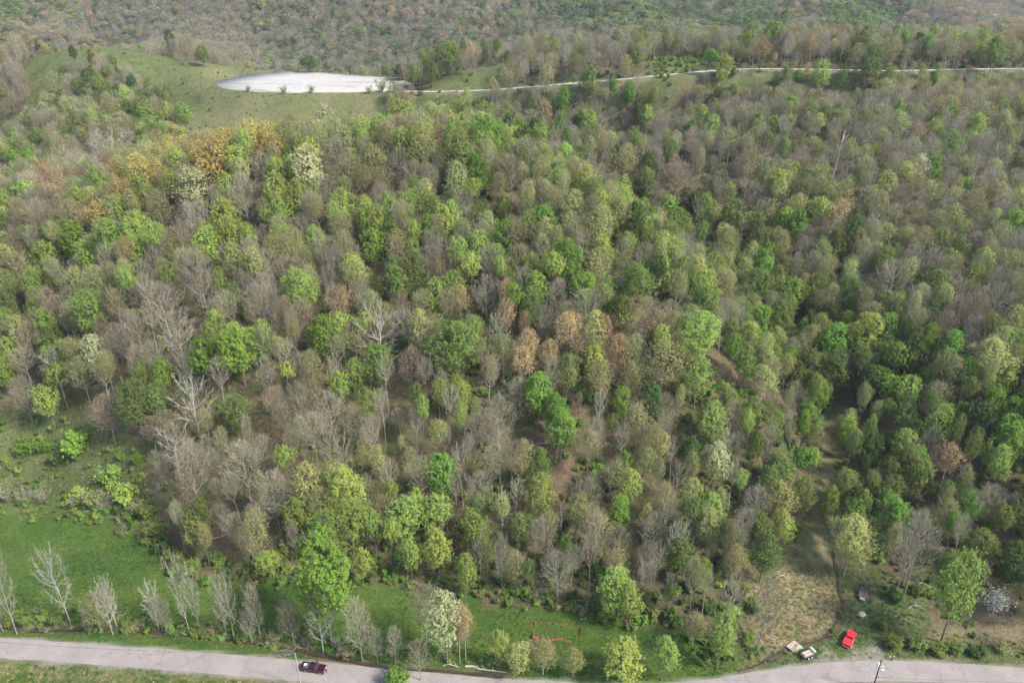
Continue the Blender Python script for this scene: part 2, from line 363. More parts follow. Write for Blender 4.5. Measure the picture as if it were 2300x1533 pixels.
def tree_arrays(kind, var, lod):
    seed = 100 + var * 17 + ord(kind); np.random.seed(seed % 9999); rng = np.random.default_rng(seed); K = dict(KIND[kind])
    if var >= 3: K['cb'] = max(K['cb'], (.50, .56, .62)[var % 3]); K['nt'] = int(K['nt'] * .75); K['n'] = int(K.get('n', 0) * .75)      # high crowns on long clear stems
    f = {-1: 1.7, 0: 1., 1: .5, 2: .12}[lod]; T = {-1: .85, 0: 1.15, 1: 1.9, 2: 4.2}[lod]
    a = {-1: (20, 6, 4), 0: (16, 6, 3), 1: (12, 4, 2), 2: (7, 2, 1)}[lod]; mid = (.36, .5, .42, .3)[seed % 4]
    L = skeleton(rng, cb=K['cb'], n1=a[0], n2=a[1], n3=a[2], n4=1, tw=T * (1.4 if kind == 'q' else 1), fan=.45 if kind in 'bqp' else .15)
    S = shell(rng, int(K['nt'] * f), T, cb=K['cb'], mid=mid, keep=K.get('keep', 1), lobes=(.17, .24, .30, .21)[seed % 4], ln={-1: .9, 0: 1.05, 1: 1.4, 2: 2.2}[lod] * (1.25 if kind in 'bqp' else 1))
    wood, crown = [], []
    wood.append(tubes(*L[0], 7 if lod <= 0 else 4)); wood.append(tubes(*L[1], 4 if lod <= 0 else 3))
    (wood if lod <= 0 else crown).append(tubes(*L[2], 3 if lod <= 0 else 1)); crown.append(tubes(*L[3], 1)); crown.append(tubes(*S, 1))
    lf = None
    if K['lf']:
        n, s = K['n'], K['s']; kn, ks = {-1: (2.0, .72), 0: (1, 1), 1: (.42, 1.5), 2: (.09, 3.3)}[lod]
        lf = leaves(rng, S, int(n * kn), s * ks, .15 if lod <= 0 else .3, c0=20 * (K['cb'] + .25))
    return wood, crown, lf
def cat(parts):
    V, F, o = [], [], 0
    for v, f in parts: V.append(v); F.append(f + o); o += len(v)
    return np.concatenate(V), np.concatenate(F)
_TM = {}
def tree_meshes(kind, var, lod):
    """(trunk mesh, crown mesh) for separate things"""
    key = (kind, var, lod)
    if key not in _TM:
        K = KIND[kind]; wood, crown, lf = tree_arrays(kind, var, lod)
        v, f = cat(wood); a = npmesh('trunk', v, [f], [M[K['tr']]], smooth=True)
        v, f = cat(crown); fm = np.zeros(len(f), int)
        if lf: v2, f2 = lf; f = np.concatenate([f, f2 + len(v)]); v = np.concatenate([v, v2]); fm = np.concatenate([fm, np.ones(len(f2), int)])
        b = npmesh('crown', v, [f], [M[K['tw']]] + ([M[K['lf']]] if lf else []), fm)
        _TM[key] = (a, b)
    return _TM[key]
def tree_whole(kind, var, lod):
    K = KIND[kind]; wood, crown, lf = tree_arrays(kind, var, lod)
    v, f = cat(wood); fm = [np.zeros(len(f), int)]
    v2, f2 = cat(crown); f = np.concatenate([f, f2 + len(v)]); v = np.concatenate([v, v2]); fm.append(np.ones(len(f2), int))
    if lf: v2, f2 = lf; f = np.concatenate([f, f2 + len(v)]); v = np.concatenate([v, v2]); fm.append(np.full(len(f2), 2))
    return npmesh('tree', v, [f], [M[K['tr']], M[K['tw']]] + ([M[K['lf']]] if lf else []), np.concatenate(fm))
def shrub_arrays(rng, leaf, n, size, twigs=True, H=3., R=2., nst=9):
    st = []; tips = []
    for i in range(nst):
        az = rng.random() * 6.28; e = rng.uniform(.2, 1) * R; h = H * rng.uniform(.6, 1) * (1 - .35 * (e / R) ** 2)
        p = np.array([math.cos(az) * e * .12, math.sin(az) * e * .12, 0]); q = np.array([math.cos(az) * e * .85, math.sin(az) * e * .85, h])
        m = (p + q) / 2 + [0, 0, h * .12]; st += [(p, m, .05, .035), (m, q, .035, .015)]
    P0 = np.array([s[0] for s in st]); P1 = np.array([s[1] for s in st]); Ra = np.array([s[2] for s in st]); Rb = np.array([s[3] for s in st])
    def ch(P0, P1, n, ln, r):
        idx = np.repeat(np.arange(len(P0)), n); t = rng.uniform(.2, 1, (len(idx), 1)); s = P0[idx] * (1 - t) + P1[idx] * t
        e = nz(nz(P1[idx] - P0[idx]) + rng.normal(0, .6, s.shape) + [0, 0, .25]); l = ln * rng.uniform(.5, 1.2, (len(idx), 1))
        return s, s + e * l, np.full(len(idx), r), np.full(len(idx), r * .4)
    A = ch(P0, P1, 5, R * .4, .022); B = ch(A[0], A[1], 5, R * .25, .014)
    L = {2: (P0, P1, Ra, Rb), 3: A, 4: B}
    return tubes(P0, P1, Ra, Rb, 3), [tubes(*A, 1), tubes(*B, 1)], (leaves(rng, B, n, size, R * .1, c0=H * .3) if n else None)
SHK = {'g': ('green', 1500, .17, 'bark', 'twig'), 'y': ('yellow', 1200, .16, 'bark', 'twig'), 'm': ('mid', 1500, .17, 'bark', 'twig'), 'd': ('dark', 1700, .19, 'barkdark', 'twig'),
       'b': (None, 0, 0, 'bark', 'twigpale'), 'h': ('olive', 500, .13, 'bark', 'twigpale'), 'w': ('white', 900, .11, 'bark', 'twig'), 'p': ('tan', 150, .1, 'bark', 'twigpink')}
_SM = {}
def shrub_meshes(kind, var):
    if (kind, var) not in _SM:
        np.random.seed(var + 5); rng = np.random.default_rng(900 + var * 7 + ord(kind)); lf_, n, s, tr, tw = SHK[kind]
        wood, crown, lf = shrub_arrays(rng, lf_, n, s)
        a = npmesh('stems', wood[0], [wood[1]], [M[tr]])
        v, f = cat(crown); fm = np.zeros(len(f), int)
        if lf: v2, f2 = lf; f = np.concatenate([f, f2 + len(v)]); v = np.concatenate([v, v2]); fm = np.concatenate([fm, np.ones(len(f2), int)])
        b = npmesh('foliage', v, [f], [M[tw]] + ([M[lf_]] if lf else []), fm)
        _SM[(kind, var)] = (a, b)
    return _SM[(kind, var)]
def shrub_whole(kind, var, k=.45):
    np.random.seed(var + 5); rng = np.random.default_rng(900 + var * 7 + ord(kind)); lf_, n, s, tr, tw = SHK[kind]
    wood, crown, lf = shrub_arrays(rng, lf_, int(n * k), s * 1.4, nst=6)
    v, f = cat([wood] + crown); fm = np.zeros(len(f), int)
    if lf: v2, f2 = lf; f = np.concatenate([f, f2 + len(v)]); v = np.concatenate([v, v2]); fm = np.concatenate([fm, np.ones(len(f2), int)])
    return npmesh('shrub', v, [f], [M[tw]] + ([M[lf_]] if lf else []), fm)
def stuff_instances(name, protos, P, rot, scl, idx, label, cat_):
    """one object: points that each carry one of the prototype plants"""
    c = bpy.data.collections.new(name + '_plants')
    for i, me in enumerate(protos):
        c.objects.link(bpy.data.objects.new('%s_plant_%03d' % (name, i), me))
    me = bpy.data.meshes.new(name); me.vertices.add(len(P)); me.vertices.foreach_set('co', np.asarray(P, np.float32).ravel())
    for nm, tp, v in (('rot', 'FLOAT_VECTOR', rot), ('scl', 'FLOAT_VECTOR', scl)):
        a = me.attributes.new(nm, tp, 'POINT'); a.data.foreach_set('vector', np.asarray(v, np.float32).ravel())
    a = me.attributes.new('idx', 'INT', 'POINT'); a.data.foreach_set('value', np.asarray(idx, np.int32))
    me.update(); o = link(name, me); tag(o, label, cat_, kind='stuff')
    ng = bpy.data.node_groups.new(name, 'GeometryNodeTree'); ng.interface.new_socket('Geometry', in_out='INPUT', socket_type='NodeSocketGeometry')
    ng.interface.new_socket('Geometry', in_out='OUTPUT', socket_type='NodeSocketGeometry')
    gi = ng.nodes.new('NodeGroupInput'); go = ng.nodes.new('NodeGroupOutput'); ip = ng.nodes.new('GeometryNodeInstanceOnPoints')
    ci = ng.nodes.new('GeometryNodeCollectionInfo'); ci.inputs['Collection'].default_value = c
    ci.inputs['Separate Children'].default_value = True; ci.inputs['Reset Children'].default_value = True
    def at(nm, tp):
        n = ng.nodes.new('GeometryNodeInputNamedAttribute'); n.data_type = tp; n.inputs[0].default_value = nm
        return next(q for q in n.outputs if q.enabled and q.name == 'Attribute')
    ng.links.new(gi.outputs[0], ip.inputs['Points']); ng.links.new(ci.outputs[0], ip.inputs['Instance'])
    ip.inputs['Pick Instance'].default_value = True; ng.links.new(at('idx', 'INT'), ip.inputs['Instance Index'])
    ng.links.new(at('rot', 'FLOAT_VECTOR'), ip.inputs['Rotation']); ng.links.new(at('scl', 'FLOAT_VECTOR'), ip.inputs['Scale'])
    ng.links.new(ip.outputs[0], go.inputs[0])
    m = o.modifiers.new('scatter', 'NODES'); m.node_group = ng; return o

# ------------------------------------------------------------------ ground sheet with its cover
def axis(lo, hi, parts):
    o = [lo]; 
    for end, st in parts:
        while o[-1] + st < end: o.append(o[-1] + st)
    o.append(hi); return np.array(o)
_px = axis(0, 1500, [(130, 1.7), (220, 3.0), (420, 6), (1000, 14), (1490, 30)])
GX = np.concatenate([-_px[:0:-1], _px])
GY = axis(20, 2300, [(112, 8), (215, 1.3), (300, 2.4), (640, 3.6), (1000, 9), (1700, 13), (2290, 30)])
XX, YY = np.meshgrid(GX, GY); ZZ = hgt(XX, YY)
def gz(x, y):
    x = np.asarray(x, float); y = np.asarray(y, float)
    i = np.clip(np.searchsorted(GX, x) - 1, 0, len(GX) - 2); j = np.clip(np.searchsorted(GY, y) - 1, 0, len(GY) - 2)
    u = (x - GX[i]) / (GX[i + 1] - GX[i]); v = (y - GY[j]) / (GY[j + 1] - GY[j])
    return (ZZ[j, i] * (1 - u) + ZZ[j, i + 1] * u) * (1 - v) + (ZZ[j + 1, i] * (1 - u) + ZZ[j + 1, i + 1] * u) * v
def P(s, z): return pts(s, z)
FIELD = P('-700,1150;0,1150;160,1152;230,1165;330,1212;395,1285;480,1300;560,1296;610,1310;760,1295;900,1312;1000,1330;1130,1345;1300,1368;1440,1395;1560,1410;1600,1450;1625,1515;1500,1600;-700,1600', 0)
YARD = P('1690,1300;1760,1275;1850,1265;1960,1285;2060,1310;2100,1420;2300,1440;2600,1470;2600,1600;1500,1600;1600,1500;1680,1400', 0)
PASTURE = P('-700,900;-100,950;60,975;230,1015;320,1060;350,1120;360,1200;230,1165;0,1150;-700,1150', 3)
STRAW = P('1690,1320;1740,1295;1800,1280;1860,1295;1885,1340;1880,1400;1840,1432;1760,1450;1700,1455;1670,1400', 0)
STRAW2 = P('2170,1270;2240,1280;2290,1330;2330,1420;2230,1440;2110,1440;2080,1400;2200,1380', 1.5)
GRAV = P('1825,1478;1860,1450;1900,1462;1960,1440;1985,1470;1960,1484;1880,1490', 0)
EMB = P('400,275;415,225;470,182;620,158;800,166;950,182;965,203;900,214;880,250;850,285;700,300;520,310;430,310', 60)
KNOLL = P('40,135;110,108;200,98;300,105;400,133;500,160;470,200;420,230;400,180;300,150;200,140;80,148', 80)
HUMP = P('925,195;1020,168;1150,152;1200,165;1130,200;1000,206;940,207', 77)
SPOIL = P('1450,150;1470,130;1540,122;1600,142;1590,158;1480,168', 90)
MEAD = P('-60,262;20,250;110,228;120,240;20,272;-60,290', 56)
MEAD2 = P('-300,440;-20,410;60,425;50,460;-40,470;-300,500', 33)
BENCH = catmull(np.array([W(x, y, 80.5)[:2] for x, y in [(1830, 268), (1900, 258), (2000, 262), (2100, 264), (2200, 262), (2350, 268)]]), 4)
TRAIL = catmull(np.array([W(x, y, z)[:2] for x, y, z in [(1170, 985, 21), (1240, 975, 22), (1310, 965, 23), (1370, 935, 26), (1420, 930, 27)]]), 4)
TRAIL2 = catmull(np.array([W(x, y, z)[:2] for x, y, z in [(1170, 1150, 10), (1210, 1090, 14), (1270, 1050, 16), (1310, 990, 21)]]), 4)
TRAIL3 = catmull(np.array([W(x, y, z)[:2] for x, y, z in [(1600, 820, 31), (1650, 850, 27), (1700, 885, 22), (1760, 905, 18)]]), 4)
GULLY = catmull(np.array([W(x, y, z)[:2] for x, y, z in [(1830, 1260, 2), (1850, 1150, 4), (1855, 1050, 6), (1880, 960, 10), (1900, 935, 12)]]), 4)
def near(X, Y, Pl, r, soft): return 1 - sstep(r, r + soft, seg_dist(X, Y, Pl))
def softpoly(X, Y, Pl, soft=3.):
    d = seg_dist(X, Y, np.vstack([Pl, Pl[:1]])); return sstep(-soft, soft, np.where(inpoly(X, Y, Pl), d, -d))
jx = (vnoise(XX, YY, 6, 11) - .5) * 5 + (vnoise(XX, YY, 2.2, 13) - .5) * 2.5; jy = (vnoise(XX, YY, 6, 12) - .5) * 5 + (vnoise(XX, YY, 2.2, 14) - .5) * 2.5
XJ, YJ = XX + jx, YY + jy
grass = np.maximum(softpoly(XJ, YJ, FIELD, 2), (YY < 128) * 1.0)
rough = np.maximum.reduce([softpoly(XJ, YJ, PASTURE), softpoly(XJ, YJ, YARD), .95 * softpoly(XJ, YJ, EMB, 5), softpoly(XJ, YJ, KNOLL, 6), softpoly(XJ, YJ, HUMP, 6), softpoly(XJ, YJ, MEAD, 6), softpoly(XJ, YJ, MEAD2, 5),
                           softpoly(XJ, YJ, SPOIL, 5), near(XJ, YJ, FROAD, 6, 8), near(XJ, YJ, BENCH, 1.2, 2.5), .8 * near(XJ, YJ, GULLY, 3, 4)])
rough = np.maximum(rough, near(XJ, YJ, ROAD, 5, 4))
straw = np.maximum.reduce([softpoly(XJ, YJ, STRAW, 2), .55 * softpoly(XJ, YJ, STRAW2, 3), .6 * near(XJ, YJ, GULLY, .6, 2), .35 * softpoly(XJ, YJ, EMB, 6) * vnoise(XX, YY, 14, 21), .6 * near(XJ, YJ, FROAD, 3, 4)])
for s_, wd_ in (('-300,1484;0,1492;150,1502;330,1510;520,1520;700,1536', .5), ('-300,1496;0,1508;200,1520;330,1528', .35)):
    straw = np.maximum(straw, .5 * near(XX, YY + (vnoise(XX, YY, 3, 31) - .5) * 2.0, catmull(pts(s_), 4), wd_, 1.2))
dirt = np.maximum.reduce([near(XX, YY, C, .25, 1.2) for C in CREEKS] + [near(XJ, YJ, TRAIL, .9, 1.2), .9 * near(XJ, YJ, TRAIL2, .8, 1.2), .9 * near(XJ, YJ, TRAIL3, 1.5, 2)])
grav = np.maximum.reduce([.8 * softpoly(XJ, YJ, GRAV, 1.5), near(XX, YY, ROAD, 2.8, .8), near(XX, YY, np.array([W(1488, 147, 95)[:2], W(1505, 148, 95)[:2]]), 2, 2)])
farm = sstep(560, 760, YY)
nx, ny = len(GX), len(GY)
jj, ii = np.meshgrid(np.arange(ny - 1), np.arange(nx - 1), indexing='ij'); a_ = (jj * nx + ii).ravel()
gm = npmesh('ground', np.column_stack([XX.ravel(), YY.ravel(), ZZ.ravel()]), [np.stack([a_, a_ + 1, a_ + nx + 1, a_ + nx], -1)], smooth=True)
for nm, v in (('grass', grass), ('rough', rough), ('straw', straw), ('dirt', dirt), ('grav', grav), ('farm', farm)):
    at = gm.attributes.new(nm, 'FLOAT', 'POINT'); at.data.foreach_set('value', v.ravel().astype(np.float32))
def ground_mat():
    m, nt, b = newmat('ground', .95, .05); tc = node(nt, 'ShaderNodeTexCoord').outputs['Object']
    def att(n): q = node(nt, 'ShaderNodeAttribute'); q.attribute_name = n; return q.outputs['Fac']
    n1 = noise(nt, .035, 5, .6, tc); n2 = noise(nt, .35, 6, .7, tc); n3 = noise(nt, 2.6, 5, .75, tc); n4 = noise(nt, .12, 5, .65, tc, .6)
    lit = mixc(nt, rng_(nt, n3, .35, .65), (.11, .08, .05, 1), (.27, .20, .13, 1))
    lit = mixc(nt, rng_(nt, n2, .55, .75, 0, .5), lit, (.33, .24, .16, 1))
    veg = mixc(nt, rng_(nt, n3, .35, .65), (.045, .075, .018, 1), (.12, .165, .045, 1))
    c = mixc(nt, rng_(nt, mth(nt, 'ADD', mth(nt, 'MULTIPLY', n4, .6), mth(nt, 'MULTIPLY', n2, .4)), .44, .56, 0, .85), lit, veg)
    farc = mixc(nt, rng_(nt, n4, .4, .6), (.12, .095, .07, 1), (.08, .10, .04, 1)); c = mixc(nt, att('farm'), c, farc)
    rg = mixc(nt, rng_(nt, n3, .3, .7), (.105, .155, .045, 1), (.215, .275, .095, 1))
    rg = mixc(nt, rng_(nt, n2, .45, .68, 0, .8), rg, (.27, .24, .13, 1))
    rg = mixc(nt, rng_(nt, n4, .48, .64, 0, .7), rg, (.06, .12, .025, 1)); rg = mixc(nt, rng_(nt, noise(nt, 1.1, 9, .85, tc), .38, .60, 0, .5), rg, (.045, .065, .02, 1)); rg = mixc(nt, rng_(nt, noise(nt, 1.6, 8, .85, tc), .54, .66, 0, .6), rg, (.34, .31, .18, 1))
    rf = mth(nt, 'MULTIPLY', att('rough'), rng_(nt, n2, .2, .45, .75, 1)); c = mixc(nt, rf, c, rg)
    gg = mixc(nt, rng_(nt, n1, .40, .60), (.05, .12, .024, 1), (.15, .205, .04, 1))
    gg = mixc(nt, rng_(nt, n4, .45, .68, 0, .75), gg, (.14, .195, .045, 1))
    n5 = noise(nt, 1.3, 9, .85, tc); gg = mixc(nt, rng_(nt, n5, .36, .62, 0, .85), gg, (.03, .062, .014, 1)); gg = mixc(nt, rng_(nt, noise(nt, 1.9, 8, .85, tc), .55, .68, 0, .55), gg, (.24, .26, .10, 1))
    gg = mixc(nt, rng_(nt, n2, .62, .74, 0, .4), gg, (.22, .22, .08, 1))
    lt2 = noise(nt, .9, 9, .85, tc); c = mixc(nt, rng_(nt, lt2, .38, .6, 0, .6), c, (.05, .04, .025, 1))
    c = mixc(nt, att('grass'), c, gg)
    rg = rg
    st = mixc(nt, rng_(nt, n3, .32, .68), (.20, .15, .085, 1), (.56, .45, .29, 1))
    sf = mth(nt, 'MULTIPLY', att('straw'), rng_(nt, mth(nt, 'ADD', mth(nt, 'MULTIPLY', n2, .6), mth(nt, 'MULTIPLY', n4, .4)), .40, .50, .0, 1)); st = mixc(nt, rng_(nt, noise(nt, 1.2, 9, .85, tc), .38, .62, 0, .75), st, (.13, .10, .055, 1)); c = mixc(nt, sf, c, st)
    gv = mixc(nt, rng_(nt, noise(nt, 6, 4, .8, tc), .3, .7), (.20, .18, .14, 1), (.44, .40, .33, 1))
    c = mixc(nt, mth(nt, 'MULTIPLY', att('grav'), rng_(nt, n2, .35, .55, .55, 1)), c, gv)
    dt = mixc(nt, rng_(nt, n3, .3, .7), (.10, .07, .045, 1), (.26, .18, .12, 1)); c = mixc(nt, att('dirt'), c, dt)
    nt.links.new(c, b.inputs['Base Color'])
    bp = node(nt, 'ShaderNodeBump'); bp.inputs['Strength'].default_value = .9; bp.inputs['Distance'].default_value = .5
    nt.links.new(mth(nt, 'ADD', n3, mth(nt, 'MULTIPLY', n2, .7)), bp.inputs['Height']); nt.links.new(bp.outputs[0], b.inputs['Normal']); return m
gm.materials.append(ground_mat()); tag(link('ground', gm), kind='structure')

def ribbon(name, C, wd, dz, mat, zf=None, jit=0., seed=0, across=2):
    C = np.asarray(C, float)
    L = np.concatenate([[0], np.cumsum(np.linalg.norm(np.diff(C, axis=0), axis=1))]); s = np.linspace(0, L[-1], int(L[-1] / 1.2) + 2)
    c = np.column_stack([np.interp(s, L, C[:, 0]), np.interp(s, L, C[:, 1])]); t = nz(np.gradient(c, axis=0)); n = np.column_stack([-t[:, 1], t[:, 0]])
    wl = wd / 2 + (vnoise(s, s * 0, 3, seed) - .5) * jit; wr = wd / 2 + (vnoise(s, s * 0 + 9, 3, seed + 1) - .5) * jit
    rows = [c + n * (wl * k)[:, None] if k > 0 else c + n * (wr * k)[:, None] for k in np.linspace(1, -1, across + 1)]
    V = np.concatenate(rows); z = (zf or gz)(V[:, 0], V[:, 1]) + dz
    m = len(s); F = [np.stack([np.arange(m - 1) + k * m, np.arange(m - 1) + (k + 1) * m, np.arange(m - 1) + (k + 1) * m + 1, np.arange(m - 1) + k * m + 1], -1) for k in range(across)]
    return link(name, npmesh(name, np.column_stack([V, z]), [np.concatenate(F)], [mat], smooth=True))
def road_mat():
    m, nt, b = newmat('road', .9, .15); tc = node(nt, 'ShaderNodeTexCoord').outputs['Object']
    base = mixc(nt, rng_(nt, noise(nt, 9, 4, .8, tc), .3, .7), (.215, .187, .168, 1), (.29, .255, .23, 1))
    mp = node(nt, 'ShaderNodeMapping'); nt.links.new(tc, mp.inputs[0]); mp.inputs['Scale'].default_value = (.05, .9, 1)
    base = mixc(nt, rng_(nt, noise(nt, 1, 5, .6, mp.outputs[0]), .42, .62, 0, .5), base, (.25, .22, .205, 1))
    base = mixc(nt, rng_(nt, noise(nt, .5, 5, .7, tc), .60, .68, 0, .7), base, (.13, .12, .115, 1))
    base = mixc(nt, rng_(nt, noise(nt, .16, 4, .6, tc), .45, .6, 0, .35), base, (.34, .31, .29, 1))
    vo = node(nt, 'ShaderNodeTexVoronoi'); vo.feature = 'DISTANCE_TO_EDGE'; vo.inputs['Scale'].default_value = .13
    w2 = node(nt, 'ShaderNodeVectorMath', operation='MULTIPLY_ADD'); nn = node(nt, 'ShaderNodeTexNoise'); nn.inputs['Scale'].default_value = .6; nn.inputs['Detail'].default_value = 4; nt.links.new(tc, nn.inputs['Vector'])
    nt.links.new(nn.outputs['Color'], w2.inputs[0]); w2.inputs[1].default_value = (3, 3, 3); nt.links.new(tc, w2.inputs[2]); nt.links.new(w2.outputs[0], vo.inputs['Vector'])
    base = mixc(nt, rng_(nt, vo.outputs['Distance'], 0, .014, .55, 0), base, (.12, .11, .10, 1))
    nt.links.new(base, b.inputs['Base Color']); return m
RM = road_mat()
tag(ribbon('road', ROAD, 5.7, .06, RM, jit=.35, seed=4, across=6), kind='structure')
m_grv = simple('pale_gravel', (.48, .45, .41, 1), .95, spec=.1, var=.25, scale=.35)
tag(ribbon('gravel_road', FROAD, 3.0, .22, m_grv, jit=.8, seed=8), kind='structure')
def lerp2(a, b, t): return a * (1 - t) + b * t
def pad_mat():
    m, nt, b = newmat('pad_gravel', .95, .08); tc = node(nt, 'ShaderNodeTexCoord').outputs['Object']
    c = mixc(nt, rng_(nt, noise(nt, .5, 6, .75, tc), .3, .7), (.32, .295, .265, 1), (.48, .45, .41, 1))
    mp = node(nt, 'ShaderNodeMapping'); nt.links.new(tc, mp.inputs[0]); mp.inputs['Scale'].default_value = (.035, .14, 1); mp.inputs['Rotation'].default_value = (0, 0, .2)
    c = mixc(nt, rng_(nt, noise(nt, 1, 6, .75, mp.outputs[0]), .53, .62, 0, .7), c, (.22, .215, .18, 1))
    nt.links.new(c, b.inputs['Base Color']); return m
pc = np.concatenate([[lerp2(PAD[i], PAD[(i + 1) % len(PAD)], t) + np.array([math.sin(i * 5 + t * 9), math.cos(i * 7 + t * 11)]) * .5 for t in (0, .25, .5, .75)] for i in range(len(PAD))]); cen_ = pc.mean(0)
Vp = np.vstack([np.column_stack([cen_[0], cen_[1]]), cen_ + (pc - cen_) * .6, pc]); n_ = len(pc); i_ = np.arange(n_); j_ = (i_ + 1) % n_
vp3 = np.column_stack([Vp, np.full(len(Vp), 70.3)]); rim = vp3[1 + n_:] - [0, 0, .8]; vp3 = np.vstack([vp3, rim])
tag(link('gravel_pad', npmesh('gravel_pad', vp3, [np.stack([0 * i_, 1 + i_, 1 + j_], -1), np.stack([1 + i_, 1 + n_ + i_, 1 + n_ + j_, 1 + j_], -1), np.stack([1 + n_ + i_, 1 + 2 * n_ + i_, 1 + 2 * n_ + j_, 1 + n_ + j_], -1)], [pad_mat()])), kind='structure')
mw, nt_, bw = newmat('creek_water', .12, .5); bw.inputs['Base Color'].default_value = (.06, .045, .03, 1)
for k, C in enumerate(CREEKS):
    tag(ribbon('creek', C, .5 if k == 0 else 1.0, .2 if k == 0 else .28, mw, jit=.45, seed=20 + k), kind='structure')

